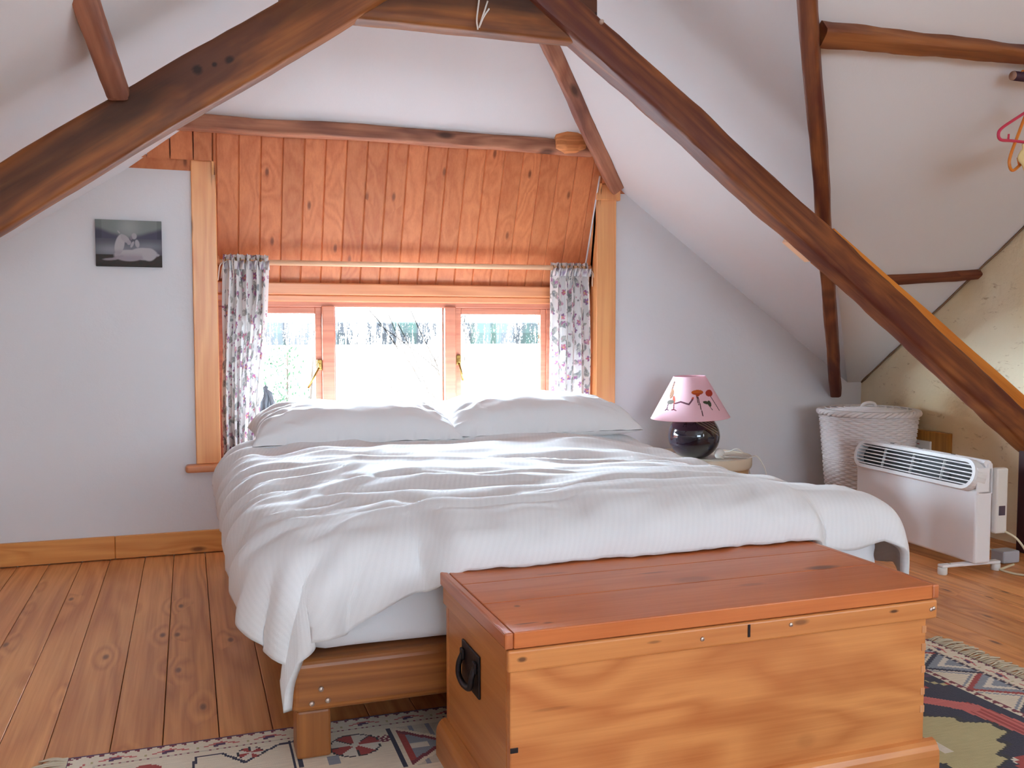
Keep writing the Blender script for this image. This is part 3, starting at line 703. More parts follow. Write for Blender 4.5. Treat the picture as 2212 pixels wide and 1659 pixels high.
# duvet: a sheet of cloth laid over the mattress with rounded overhang
DZ = .512
DX0, DX1, DYF, DYH = .255, 1.845, 2.215, 4.03
def chest_w(x): return sstep(.50, .60, x)*(1-sstep(1.55, 1.64, x))
def duvet_point(a, b):
    """a: across (negative = over one side), b: from head (0) to foot"""
    wtop = DX1-DX0
    x = DX0+min(max(a, 0), wtop); y = DYH-min(b, DYH-DYF)
    da = -a if a < 0 else max(0, a-wtop); sx_ = -1 if a < 0 else 1
    db = max(0, b-(DYH-DYF))
    d = math.hypot(da, db)
    R = lerp(.115, .14, sstep(0, .12, da)) if db > 0 else .14
    ang = min(d/R, PI/2)
    out = R*math.sin(ang); drop = R*(1-math.cos(ang))+max(0, d-R*PI/2)
    ux, uy = (da/d, db/d) if d > 0 else (0, 0)
    drop += 1.15*da*db if sx_ < 0 else 1.6*da*db
    kx = 1-.62*sstep(0, .20, db) if sx_ < 0 else 1-.2*sstep(0, .2, db)
    px = x+sx_*ux*out*kx; py = y-uy*out; pz = DZ-drop
    # puff and sag of the top
    top = 1-sstep(0, .12, d)
    pz += .016*mn.noise((px*1.6, py*1.5, 2.0))*1.0
    edge = sstep(0, .25, min(a, wtop-a)) if 0 < a < wtop else 0
    pz -= .018*(1-edge)*(1-sstep(.0, .2, d))
    pz -= .034*(1-sstep(0, .42, wtop-a))*sstep(2.2, 2.7, y)*(1-.8*sstep(3.45, 3.85, y))
    # ripples across the bed, long in x
    rdg = lambda a_, b_, c_: (1-min(1, 2.6*abs(mn.noise((a_, b_, c_)))))**1.6
    wav = mn.noise((px*1.3+.5*py, py*8.5, .5))*.020+mn.noise((px*2.6, py*20, 3.5))*.004
    wav += .019*rdg(px*.9+.7*py, py*5.2+.5*px, 4.2)*sstep(.1, .5, fbm(px*1.2, py*1.5, 3)+.45)
    wav += .009*mn.noise((px*3+py*6, py*4-px*5, 9.1))
    lf = 1-sstep(.35, .95, px)
    wav += lf*.016*rdg(px*2.2+py*2.4, py*5.5-px*3.2, 8.8)
    pz += wav*(1-.5*sstep(.05, .2, d))
    # ridge above the foot
    pz += (.012+.020*chest_w(px))*math.exp(-((py-2.25)/.10)**2)*(1-sstep(0, .1, da))
    pz_top = duvet_point(a, DYH-DYF)[2] if db > 0 and da == 0 and chest_w(x) > 0 else DZ
    # folds near the hem at the foot
    if db > 0:
        f = sstep(.03, .20, db)
        sw = math.sin(px*(48-16*chest_w(px))+7*mn.noise((px*4, db*3, 2))+db*18)*.0115*f*(1-.62*chest_w(px))*(.4+.9*abs(mn.noise((px*2.3, 4.4, 1))*2))
        py -= sw*1.3; pz += sw*.5
    if da > 0:
        f = sstep(.04, .22, da)
        sw = math.sin(py*27+5*mn.noise((py*3, da*4, 6)))*.013*f
        px += sx_*sw*.7; pz += sw*.9
    # rests on the chest lid: a soft rounded front that ends on the wood
    cw = chest_w(x)
    if cw > 0 and db > 0 and da == 0:
        u = min(1.0, db/foot_len(x)); t_ = u*PI/2
        wv = .016*mn.noise((x*4.2, 2.2, 0))+.008*mn.noise((x*13, 5.2, 0))*u
        gz = .017*mn.noise((x*9+u*1.5, u*2.2, 8))*math.sin(PI*u)+.006*mn.noise((x*26, u*3, 3))*u
        cy_ = DYF-(.175+wv)*math.sin(t_)+.02*max(0, u-.86)*(1+3*mn.noise((x*17, 1, 1)))
        cz_ = .4465+(pz_top-.4465)*max(0, math.cos(t_))**.85+gz*(1-.3*u)
        py = lerp(py, cy_, cw); pz = lerp(pz, max(cz_, .4445), cw)
    return (px, py, pz)
def foot_len(x):
    L = .215+.018*mn.noise((x*3.1, 1.5, 0))+.008*math.sin(x*23)+.085*(1-sstep(.27, .54, x))
    return lerp(L-.02, L+.045, chest_w(x))
NA, NB = 230, 250
al, ar = .25, .29
wtop = DX1-DX0
vs, uv = [], []
for i in range(NA):
    a = -al+(al+ar+wtop)*i/(NA-1)
    xx = DX0+min(max(a, 0), wtop)
    lb = (DYH-DYF)+foot_len(xx)
    for j in range(NB):
        b = lb*j/(NB-1)
        aa = a
        if a < 0: aa = a*(1+.12*mn.noise((b*3.3, 7.7, 0))+.10*sstep(1.2, 1.9, b))
        vs.append(duvet_point(aa, b)); uv.append((a+b*.35, b))
fs = [(i*NB+j, i*NB+j+1, (i+1)*NB+j+1, (i+1)*NB+j) for i in range(NA-1) for j in range(NB-1)]
dv = mesh('duvet', vs, fs, M_DUVET, None, True)
ul = dv.data.uv_layers.new(name='UVMap')
for l in dv.data.loops: ul.data[l.index].uv = uv[l.vertex_index]
md = dv.modifiers.new('thick', 'SOLIDIFY'); md.thickness = .022; md.offset = 1 if dv.data.polygons[NB*100+60].normal.z > 0 else -1
tag(dv, 'rumpled white striped duvet spread over the bed, hem lying on the wooden chest', 'duvet')
dr = mesh('valance', [(1.66+.24*i/11, 2.117+.006*math.sin(i*1.7)+(.02 if k == 0 else 0), (.43, .36, .27)[k]) for i in range(12) for k in range(3)],
          [(i*3+k, (i+1)*3+k, (i+1)*3+k+1, i*3+k+1) for i in range(11) for k in range(2)], M_SHEET, None, True)
md = dr.modifiers.new('t', 'SOLIDIFY'); md.thickness = .006
bpy.data.objects.remove(dr)

def pillow(name, c, w, dpt, T, rz, seed, label, open_end=0, tilt=0.0):
    nu, nv = 90, 60; V, F = [], []
    def h(u, v): return max(0, (1-abs(u)**3.6)*(1-abs(v)**3.0))**.46
    for side in (1, -1):
        for i in range(nu+1):
            for j in range(nv+1):
                u, v = -1+2*i/nu, -1+2*j/nv
                x = w/2*u*(1-.055*(1-v*v)); y = dpt/2*v*(1-.10*(1-u*u))
                hh = h(u, v)
                e = 1-hh
                wr = .012*mn.noise((u*3+seed, v*3, side*2.0))+.012*e*mn.noise((u*9+seed, v*9, side*5.0))+.010*(1-min(1, 3*abs(mn.noise((u*4+v*2+seed, v*3-u*1.5, 1.3)))))*sstep(.3, .9, abs(u)+.3*abs(v))
                rad = math.atan2(v, u)
                cr = sstep(.45, 1.0, abs(u))*sstep(.1, .8, hh+.2)*math.sin(v*17+3*mn.noise((u*4, v*4, seed)))*.009
                if side > 0: z = T*.80*hh+(wr+cr)*(.3+hh*.7)
                else: z = -T*.24*hh
                V.append((x, y, z))
    N = (nu+1)*(nv+1); I = lambda s, i, j: s*N+i*(nv+1)+j
    for s in (0, 1):
        for i in range(nu):
            for j in range(nv):
                q = (I(s, i, j), I(s, i+1, j), I(s, i+1, j+1), I(s, i, j+1)); F.append(q if s == 0 else q[::-1])
    o = mesh(name, V, F, M_PILLOW, None, True)
    bm = bmesh.new(); bm.from_mesh(o.data); bmesh.ops.remove_doubles(bm, verts=bm.verts, dist=.0006); bm.to_mesh(o.data); bm.free()
    for p in o.data.polygons: p.use_smooth = True
    o.location = c; o.rotation_euler = (tilt, 0, rz); tag(o, label, 'pillow'); return o
pillow('pillow', (.665, 3.985, .553), .86, .52, .175, -.02, 1.0, 'white pillow lying on the bed on the side of the horse picture', tilt=.05)
p2 = pillow('pillow', (1.475, 3.99, .560), .92, .52, .185, .015, 6.0, 'plump white pillow lying on the bed on the lamp side', tilt=.05)

# crumpled dark bag on the sill
bm = bmesh.new(); bmesh.ops.create_icosphere(bm, subdivisions=5, radius=1)
for v in bm.verts:
    p = v.co.copy(); up = (p.z+1)/2
    k = (1-.82*up**1.1)
    q = Vector((p.x*.085*k, p.y*.05*k, up*.335))
    q.x += -.045*up+.012*mn.noise((p.x*4, p.y*4, up*5)); q += p*.012*mn.noise((p.x*5, p.y*5, p.z*2))+p*.006*math.sin(math.atan2(p.y, p.x)*7+up*4)
    v.co = q
o = from_bm('bag', bm, M_BAG, None, True); o.location = (.382, 4.425, .4035)
tag(o, 'crumpled charcoal cloth bag standing on the windowsill behind a pillow', 'bag')

# ------------------------------------------------------------------ blanket chest
ch = empty('blanket_chest', (1.045, 1.83, 0))
def cpart(o): return reparent(o, ch)
cx0, cx1, cy0, cy1 = .556, 1.532, 1.600, 2.055
o = boxes('body', [((cx0, cy0, .02), (cx1, cy0+.022, .4065)), ((cx0, cy1-.022, .02), (cx1, cy1, .4065)), ((cx0+.001, cy0+.0225, .02), (cx1-.001, cy1-.0225, .05))], M_CHEST, None, .003); cpart(o)
for x0 in (cx0, cx1-.022):
    o = box('end_panel', (x0, cy0+.0225, .02), (x0+.022, cy1-.0225, .4065), M_CHEND, None, .002); cpart(o)
# lid of three boards with moulding
bm = bmesh.new()
for y0, y1 in ((1.586, 1.776), (1.7765, 1.93), (1.9305, 2.065)): add_box(bm, (.541+.018, y0, .409), (1.553-.018, y1, .4405), .0025)
ld = cpart(from_bm('lid', bm, M_LID))
M_LIDY = wood('chest_cleat_pine', srgb(206, 118, 64), srgb(168, 82, 40), 1, .32, .5, .36, 8, False, None, False, .3, var=.02, coat=.25)
for x0, x1 in ((.541, .5585), (1.5355, 1.553)):
    b = box('end_cleat', (x0, 1.586, .409), (x1, 2.065, .4402), M_LIDY, None, .004); b.parent = ld; b.matrix_parent_inverse = Matrix.Identity(4)
cpart(box('lip_band', (.547, 1.586, .364), (1.549, 1.5995, .4065), M_BAND, None, .005, 3))
for x0, x1 in ((.5475, .5555), (1.5325, 1.5405)): cpart(box('lip_band', (x0, 1.60, .366), (x1, 2.05, .4065), M_CHEND, None, .002))
ov = [(0, 0), (0, .058), (.002, .070), (.007, .080), (.014, .087), (.0235, .090), (.0235, 0)]
bm = bmesh.new(); add_prism(bm, [(1.576+d, z) for d, z in ov], 0, .532, 1.556); cpart(from_bm('plinth', bm, M_CHEST))
bm = bmesh.new(); add_prism(bm, [(.532+d, z) for d, z in ov], 1, 1.600, 2.06); cpart(from_bm('plinth', bm, M_CHEND))
bm = bmesh.new(); add_prism(bm, [(1.556-d, z) for d, z in ov], 1, 1.600, 2.06); cpart(from_bm('plinth', bm, M_CHEND))
# lock slot, screws, dovetail nails
cpart(box('keyhole', (1.062, 1.5845, .376), (1.068, 1.587, .402), M_BLACKIRON, None, .0008))
for x, z in ((.957, .384), (1.166, .391), (1.531, .386), (1.538, .388)):
    o = lathe('screw', [(0, .002), (.004, .0018), (.0048, 0)], M_STEEL, None, 14); o.rotation_euler = (PI/2, 0, 0); o.location = (x, 1.5858, z); cpart(o)
M_DOVE = wood('dovetail_wood', srgb(222, 160, 108), srgb(190, 120, 70), 2, .5, .3, .4, 8, False)
for z in (.118, .205): cpart(box('dovetail', (.5562, 1.5985, z), (.572, 1.601, z+.010), M_BLACKIRON, None, .0008))
for z in (.15, .19, .24, .29, .33): cpart(box('dovetail', (1.520, 1.5985, z), (1.5318, 1.601, z+.016), M_DOVE, None, .0008))
# black drop handle on the end
hy0, hz = 1.845, .283
hp = box('handle_plate', (.5505, hy0-.062, hz-.045), (.5558, hy0+.062, hz+.045), M_BLACKIRON, None, .002); cpart(hp)
h = tube('handle', [(.548, hy0-.045, hz+.018), (.540, hy0-.047, hz-.004), (.538, hy0-.040, hz-.026), (.536, hy0, hz-.032), (.538, hy0+.040, hz-.026), (.540, hy0+.047, hz-.004), (.548, hy0+.045, hz+.018)], .0065, M_BLACKIRON, None, 10, 8)
h.parent = hp; h.matrix_parent_inverse = Matrix.Identity(4)
for yy in (hy0-.045, hy0+.045):
    b = box('bracket', (.5435, yy-.010, hz+.006), (.5505, yy+.010, hz+.030), M_BLACKIRON, None, .003); b.parent = hp
tag(ch, 'large pine blanket chest with black end handle standing at the foot of the bed', 'chest')

# ------------------------------------------------------------------ kilim rug
RX0, RX1, RY0, RY1 = -.285, 2.235, 1.05, 2.325
CREAM, CREAM2 = srgb(232, 220, 198), srgb(208, 198, 178)
NAVY, RED, DRED, PURP, PINK, GREYB, OLIVE, WHITE_, BLK, ORNG = srgb(40, 38, 62), srgb(168, 62, 56), srgb(124, 44, 58), srgb(84, 50, 86), srgb(204, 104, 98), srgb(140, 146, 158), srgb(190, 178, 130), srgb(226, 218, 204), srgb(44, 42, 46), srgb(198, 112, 66)
def tri(t, p): t = (t/p) % 1; return abs(t*2-1)
def seg_d(x, y, ax, ay, bx, by):
    dx, dy = bx-ax, by-ay; t = max(0, min(1, ((x-ax)*dx+(y-ay)*dy)/(dx*dx+dy*dy+1e-9))); return math.hypot(x-ax-t*dx, y-ay-t*dy)
def squiggle(s, e, k):
    """band motif: s along, e across 0..1; S-hooks with pink strokes"""
    q = (s % .115)/.115
    if abs(e-(.25+.5*abs(q*2-1)))*.05 < .0035 and .15 < q < .85: return PINK if k == 0 else RED
    if abs(q-.5) < .16 and abs(e-.5-.9*(q-.5)*math.copysign(1, .5-e)) < .13: return PURP if k == 0 else BLK
    if abs(q-.02) < .02 and abs(e-.6) < .09: return OLIVE
    return None
def xmotif(u, v, r):
    """triangles meeting at a point, u,v in -1..1"""
    if abs(u) > abs(v):
        t = abs(u)
        if t > .93: return CREAM
        if abs(abs(u)-abs(v)) < .16: return DRED
        if t > .78: return RED if u < 0 else PURP
        return GREYB if abs(v) > .12 or t < .45 else WHITE_
    if abs(abs(u)-abs(v)) < .14: return CREAM
    return CREAM2 if (int((u+3)*9) % 3) else GREYB
def rosette(dx, dy, r):
    d = math.hypot(dx, dy)
    if d > r: return None
    a = math.atan2(dy, dx); k = int((a+PI)/(PI/4)); 
    if d > r*.93 or abs(((a+PI)/(PI/4)) % 1-.0) < .07: return BLK
    if d < r*.16: return WHITE_
    return RED if k % 2 == 0 else WHITE_
def rug_col(x, y):
    el, er, f, n_ = x-RX0, RX1-x, RY1-y, y-RY0
    e = min(el, er, f, n_)
    along = y if e in (el, er) else x
    if e < .016:
        return (DRED if tri(along, .026) > e/.016*.9 else CREAM) if e > .003 else PURP
    if e < .062:
        c = squiggle(along, (e-.016)/.046, 0); return c or CREAM
    if e < .067: return CREAM2 if int(along*200) % 3 else DRED
    if x < 1.05:        # cream field with outlined figures
        c = rosette(x-.36, y-2.170, .062) or rosette(x-.12, y-2.215, .03)
        if c: return c
        if .46 < x < .72 and 2.02 < y < 2.235:
            return xmotif((x-.585)/.125, (y-2.125)/.105, 0)
        if .445 < x < .46 and 2.02 < y < 2.235: return NAVY
        for (ax, ay, bx, by) in ((-.01, 2.17, .0, 2.235), (0, 2.235, .055, 2.235), (.055, 2.235, .105, 2.17), (.105, 2.17, .185, 2.235), (.185, 2.235, .25, 2.242), (.213, 2.245, .213, 2.10), (.228, 2.245, .228, 2.10), (-.01, 2.17, .105, 2.10), (.25, 2.20, .29, 2.16)):
            if seg_d(x, y, ax, ay, bx, by) < .0042: return NAVY
        if math.hypot((x+.11)*.8, y-2.205) < .026: return RED if x < -.1 or y > 2.2 else BLK
        if seg_d(x, y, -.2, 2.14, -.06, 2.17) < .008: return PURP
        if abs(x-.135) < .006 and 2.19 < y < 2.225: return PURP
        if abs(x-.30) < .012 and abs(y-2.11) < .02: return GREYB
        for k in range(5):
            if seg_d(x, y, .40+k*.01, 2.20, .43+k*.006, 2.165) < .0022: return DRED
        return CREAM
    if er < .225:       # triangle border
        if er < .076: return NAVY if int(along*160) % 4 else CREAM
        if er > .205: return DRED if tri(y, .03) > (er-.205)/.02 else CREAM
        s = (y % .17)/.17; a = (er-.076)/.129
        u, v = s*2-1, a*2-1
        q = abs(u)-(1-(v+1)/2)
        if abs(q) < .10: return RED if (int(y/.17) % 2) else NAVY
        if q < -.10: return GREYB if q > -.38 else (WHITE_ if q > -.6 else GREYB)
        return CREAM if q > .3 else (GREYB if q > .2 else CREAM)
    # navy field
    hx, hy_ = (x-1.70)/.23, (y-1.74)/.20
    st = abs(hx)*.8+.13*tri(hy_, .28)
    if st+abs(hy_)*.75 < .80: 
        if abs(hx+.1) < .12 and abs(hy_+.15) < .2: return WHITE_ if abs(hx+.1) < .06 else OLIVE
        return OLIVE
    if st+abs(hy_)*.75 < .86: return BLK
    for (ax, ay, bx, by) in ((1.93, 1.86, 1.78, 2.02), (1.93, 1.86, 1.955, 1.70)):
        if seg_d(x, y, ax, ay, bx, by) < (.034 if ay > by else .026):
            return PINK if int((x*1.0)*110) % 2 or by > ay else RED
    gx, gy = x*13 % 2, y*13 % 2
    if y < 1.60 or y > 2.0:
        q = (int(x*60)+int(y*60)*(1 if int(x*8) % 2 else -1)) % 13
        if q in (0, 1): return RED
        if q == 5 and int(x*25) % 2: return OLIVE
        if q == 9 and int(y*25) % 3 == 0: return PURP
    if math.hypot(x-1.80, y-1.58) < .02: return WHITE_
    return NAVY
cell = .0055
nx, ny = int((RX1-RX0)/cell), int((RY1-RY0)/cell)
def rug_pt(i, j):
    x, y = RX0+(RX1-RX0)*i/nx, RY0+(RY1-RY0)*j/ny
    yy = y+.010*mn.noise((x*2.1, 3.3, 0))*sstep(RY0, RY1, y); xx = x+.008*mn.noise((y*3, 9.3, 1))
    return (xx, yy, .0028+.0012*(mn.noise((x*5, y*5, 0))+1)*.5)
vs = [rug_pt(i, j) for j in range(ny+1) for i in range(nx+1)]; cols = []
fs = []
for j in range(ny):
    for i in range(nx):
        fs.append((j*(nx+1)+i, j*(nx+1)+i+1, (j+1)*(nx+1)+i+1, (j+1)*(nx+1)+i))
        x, y = RX0+(RX1-RX0)*(i+.5)/nx, RY0+(RY1-RY0)*(j+.5)/ny
        c = rug_col(x, y); k = 1+.10*mn.noise((x*31, y*190, 0))+.06*mn.noise((x*7, y*7, 2)); cols.append((c[0]*k, c[1]*k, c[2]*k))
rg = empty('rug', ((RX0+RX1)/2, (RY0+RY1)/2, 0))
o = mesh('woven_field', vs, fs, M_RUG)
# face colours on corners so that every knot keeps a crisp edge
at = o.data.color_attributes.new('pattern', 'FLOAT_COLOR', 'CORNER'); flat = []
for c in cols: flat += [c[0], c[1], c[2], 1]*4
at.data.foreach_set('color', flat)
md = o.modifiers.new('t', 'SOLIDIFY'); md.thickness = .0025; md.offset = -1
reparent(o, rg)
for sx_, xe in ((-1, RX0), (1, RX1)):
    V, F = [], []; rr = random.Random(5)
    y = RY0+.01
    while y < RY1:
        L = rr.uniform(.045, .085); dy = rr.uniform(-.012, .012)
        p = [Vector((xe-sx_*.004, y, .004)), Vector((xe+sx_*L*.5, y+dy, .006+rr.uniform(0, .004))), Vector((xe+sx_*L, y+dy*2.2, .003))]
        v, f = tube_data(catmull(p, 3), .0026, 4); b = len(V); V += v; F += [tuple(i+b for i in q) for q in f]
        y += rr.uniform(.004, .009)
    o = mesh('fringe', V, F, M_FRINGE, None, True); reparent(o, rg)
tag(rg, 'flat woven kilim rug with cream border and navy field under the chest', 'rug')

# ------------------------------------------------------------------ picture on the wall
def paint(u, v):
    """small grey canvas: pale horse lying by a lake at night, a pale figure leaning on it (u right, v up)"""
    def ell(cx, cy, a, b, th=0):
        dx, dy = u-cx, v-cy; c, s = math.cos(th), math.sin(th); return math.hypot((dx*c+dy*s)/a, (-dx*s+dy*c)/b)
    mt = .58+.30*abs(u-.50)**.9*1.25+.02*mn.noise((u*6, 1, 0))
    if v > .60:
        sky = (.20, .22, .21); mnt = (.075, .07, .10)
        t = sstep(mt-.02, mt+.10, v); c = [lerp(mnt[i], sky[i], t) for i in range(3)]
        if u < .10 or u > .93: c = [x*.8 for x in c]
        g = math.exp(-((u-.5)/.16)**2-((v-.85)/.2)**2); c = [c[i]+g*.10 for i in range(3)]
    elif v > .26:
        g = math.exp(-((u-.25)/.3)**2-((v-.36)/.13)**2)+.7*math.exp(-((u-.8)/.25)**2-((v-.44)/.1)**2)
        c = [.085+.16*g, .085+.165*g, .105+.17*g]
    else:
        c = [.045+.03*mn.noise((u*20, v*20, 0))*.5, .038, .034]
    pale = (.42, .39, .40); sh = (.20, .16, .20)
    def over(m, k, shade=0):
        nonlocal c
        col = [lerp(pale[i], sh[i], shade)*1.0 for i in range(3)]; c = [lerp(c[i], col[i], max(0, min(1, m))*k) for i in range(3)]
    over(1-sstep(.85, 1.05, ell(.72, .28, .22, .14, -.05)), 1, .18*(1-sstep(.2, .34, v)))
    over(1-sstep(.85, 1.05, ell(.50, .24, .24, .13)), 1, .55*(1-sstep(.16, .34, v)))
    over(1-sstep(.85, 1.05, ell(.36, .47, .075, .24, -.15)), 1, .35*sstep(.4, .3, v))
    over(1-sstep(.8, 1.05, ell(.80, .27, .115, .15)), 1, .05)
    over(1-sstep(.8, 1.08, ell(.445, .60, .055, .11, .55)), 1, .2)
    over(1-sstep(.8, 1.1, ell(.50, .52, .035, .055)), 1, .35)
    over(1-sstep(.7, 1.1, ell(.35, .74, .012, .04, .5)), .9, .1)
    over(1-sstep(.8, 1.1, ell(.58, .66, .042, .07)), 1, .25); over(1-sstep(.8, 1.1, ell(.535, .62, .02, .05)), .8, .85)
    over(1-sstep(.8, 1.1, ell(.625, .50, .035, .09, .1)), 1, .2); over(1-sstep(.8, 1.1, ell(.55, .48, .022, .075, -.3)), .9, .15)
    over(1-sstep(.7, 1.1, ell(.22, .155, .13, .028, .08)), .8, .55); over(1-sstep(.7, 1.1, ell(.33, .20, .10, .03, .35)), .7, .6)
    over(1-sstep(.7, 1.1, ell(.935, .26, .03, .03, -.6)), .8, .1)
    return [max(.01, x) for x in c]
pic = empty('canvas_picture', (-.230, 4.33, 1.268))
nx, ny = 120, 84
px0, px1, pz0, pz1 = -.362, -.098, 1.270, 1.468
vs = [(lerp(px0, px1, i/nx), 4.3205, lerp(pz0, pz1, j/ny)) for j in range(ny+1) for i in range(nx+1)]
cols = [paint(i/nx, j/ny) for j in range(ny+1) for i in range(nx+1)]
fs = [(j*(nx+1)+i, j*(nx+1)+i+1, (j+1)*(nx+1)+i+1, (j+1)*(nx+1)+i) for j in range(ny) for i in range(nx)]
o = mesh('painted_face', vs, fs, M_CANVAS); colour_mesh(o, cols); reparent(o, pic)
o = box('stretcher', (px0, 4.3212, pz0), (px1, 4.3395, pz1), plain('canvas_edge', srgb(66, 60, 68), .8), None, .002); reparent(o, pic)
tag(pic, 'small grey canvas of a pale reclining horse hung on the white wall', 'picture')

# ------------------------------------------------------------------ bedside table, lamp
TB = (2.405, 4.035)
bt = empty('bedside_table', (TB[0], TB[1], 0))
o = lathe('body', [(.236, 0.0), (.240, .006), (.240, .318), (.236, .322)], M_TANPL, None, 64, (TB[0], TB[1], 0)); reparent(o, bt)
o = lathe('tray_top', [(0, .371), (.240, .3712), (.245, .3735), (.248, .3765), (.253, .377), (.256, .372), (.256, .332), (.252, .3225), (.1, .3225)], M_CREAMPL, None, 64, (TB[0], TB[1], 0)); reparent(o, bt)
tag(bt, 'round plastic bedside table with cream tray top and tan drum body', 'bedside table')
LC = Vector((2.352, 4.0, 0))
lp = empty('table_lamp', (LC.x, LC.y, .371))
def ball_mat():
    t = NT('black_swirl_ceramic'); tc = t.new('TexCoord'); v = tc.outputs['Object']
    d = t.vmath('SUBTRACT', v, (LC.x+.085, LC.y-.03, .63)); ln = t.new('VectorMath', operation='LENGTH'); t.L(d, ln.inputs[0])
    n = t.noise(v, 9, 2); r = t.math('ADD', ln.outputs['Value'], t.math('MULTIPLY', n, .02))
    line = t.math('GREATER_THAN', t.math('SINE', t.math('MULTIPLY', r, 420)), .75)
    m = t.math('MULTIPLY', line, t.rng(r, .165, .18, 1, 0)); br = t.rng(r, .165, .185, 1, 0)
    c = t.mix(br, srgb(30, 24, 36), srgb(58, 46, 40)); c = t.mix(t.math('MULTIPLY', m, .6), c, srgb(170, 150, 128))
    t.principled(c, .08, .6, Coat_Weight=.5); return t.m
prof = [(.0, .0)]+[(max(.0, .127*math.sin(a)), .106-.118*math.cos(a)) for a in [i*PI/32 for i in range(5, 29)]]+[(.03, .214), (.03, .222), (0, .222)]
prof = [(0, 0.0005), (.052, .0005)]+[p for p in prof if p[1] > .002]
o = lathe('base', prof, ball_mat(), None, 64, (LC.x, LC.y, .371)); reparent(o, lp)
o = lathe('socket', [(.016, .214), (.016, .29), (.013, .33), (0, .33)], M_PLASTIC, None, 24, (LC.x, LC.y, .371)); reparent(o, lp)
# printed pink shade
def shade_col(a, t):
    """a: metres round the shade from the middle of the front (right positive), t: 0 bottom .. 1 top (slant .245 m)"""
    base = srgb(246, 208, 217); y = t*.245
    def E(cx, cy, rx, ry, th=0):
        dx, dy = a-cx, y-cy; c, s = math.cos(th), math.sin(th); return math.hypot((dx*c+dy*s)/rx, (-dx*s+dy*c)/ry) < 1
    def Sg(ax, ay, bx, by, w): return seg_d(a, y, ax, ay, bx, by) < w
    # poppies
    if E(.030, .158, .030, .014) or E(.030, .150, .012, .014): return srgb(206, 104, 44) if y > .155 else srgb(188, 76, 40)
    if E(.098, .150, .026, .019): return srgb(192, 70, 52)
    if Sg(.028, .148, .050, .03, .0022) or Sg(.024, .14, .032, .09, .002): return srgb(74, 40, 40)
    if Sg(.100, .136, .150, .052, .0022): return srgb(74, 40, 40)
    if E(.072, .100, .018, .008, -.3) or E(.090, .093, .010, .018, .3): return srgb(72, 76, 56)
    if Sg(.085, .085, .104, .058, .0018): return srgb(84, 80, 64)
    a -= .016   # a small sketchy dancing creature
    if E(-.118, .150, .013, .028, -.3): return srgb(176, 128, 96) if (a*9+y*7) % .02 < .012 else srgb(120, 92, 84)
    if Sg(-.118, .172, -.104, .215, .006): return srgb(150, 112, 94) if (y*200) % 3 > 1 else srgb(110, 88, 86)
    if E(-.125, .105, .022, .012, .25): return srgb(112, 104, 96)
    if E(-.104, .118, .008, .022): return srgb(190, 96, 76)
    if Sg(-.098, .098, -.068, .108, .0040) or Sg(-.068, .108, -.030, .094, .0045) or Sg(-.030, .094, -.012, .12, .004): return srgb(110, 66, 80)
    if E(-.012, .122, .005, .013, -.4): return srgb(206, 88, 68)
    if Sg(-.138, .098, -.146, .066, .0030) or Sg(-.146, .066, -.158, .058, .0028) or Sg(-.146, .066, -.138, .06, .0028): return srgb(92, 58, 68)
    if Sg(-.104, .10, -.106, .066, .0030) or Sg(-.106, .066, -.118, .062, .0028) or Sg(-.106, .066, -.094, .06, .0028): return srgb(128, 50, 64)
    return base
nsh, nth = 420, 120
vs, cols = [], []
for j in range(nth+1):
    t_ = j/nth; r = lerp(.193, .077, t_); z = lerp(0, .205, t_)
    for i in range(nsh):
        th = 2*PI*i/nsh; vs.append((r*math.cos(th), r*math.sin(th), z))
        # front of the shade faces the room: direction (-.38,-.92)
        fa = math.atan2(-.92, -.46); dth = (th-fa+PI) % (2*PI)-PI
        cols.append(shade_col(dth*lerp(.193, .077, t_), t_))
fs = [(j*nsh+i, j*nsh+(i+1) % nsh, (j+1)*nsh+(i+1) % nsh, (j+1)*nsh+i) for j in range(nth) for i in range(nsh)]
o = mesh('lamp_shade', vs, fs, M_SHADE, None, True); colour_mesh(o, cols); md = o.modifiers.new('t', 'SOLIDIFY'); md.thickness = .003
o.location = (LC.x-.022, LC.y, .568); o.rotation_euler = (0, -.035, 0); reparent(o, lp)
o = tube('cord', [(LC.x+.09, LC.y-.12, .382), (LC.x+.165, LC.y-.10, .3765), (LC.x+.20, LC.y-.165, .3775), (LC.x+.222, LC.y-.205, .392), (LC.x+.236, LC.y-.235, .36), (LC.x+.25, LC.y-.25, .30), (LC.x+.25, LC.y-.26, .10), (LC.x+.30, LC.y-.24, .02), (LC.x+.55, LC.y-.1, .006)], .0032, M_WCORD, None, 8, 10); reparent(o, lp)
o = tube('cord', [(LC.x-.10, LC.y-.075, .3765), (LC.x-.16, LC.y-.02, .3765), (LC.x-.176, LC.y+.03, .3768), (LC.x-.13, LC.y+.10, .3765), (LC.x-.01, LC.y+.16, .3765), (LC.x+.12, LC.y+.15, .3765), (LC.x+.235, LC.y+.08, .3768), (LC.x+.285, LC.y+.045, .392), (LC.x+.325, LC.y+.025, .33), (LC.x+.38, LC.y+.03, .12), (LC.x+.42, LC.y+.08, .005)], .0026, M_WCORD, None, 8, 10); reparent(o, lp)
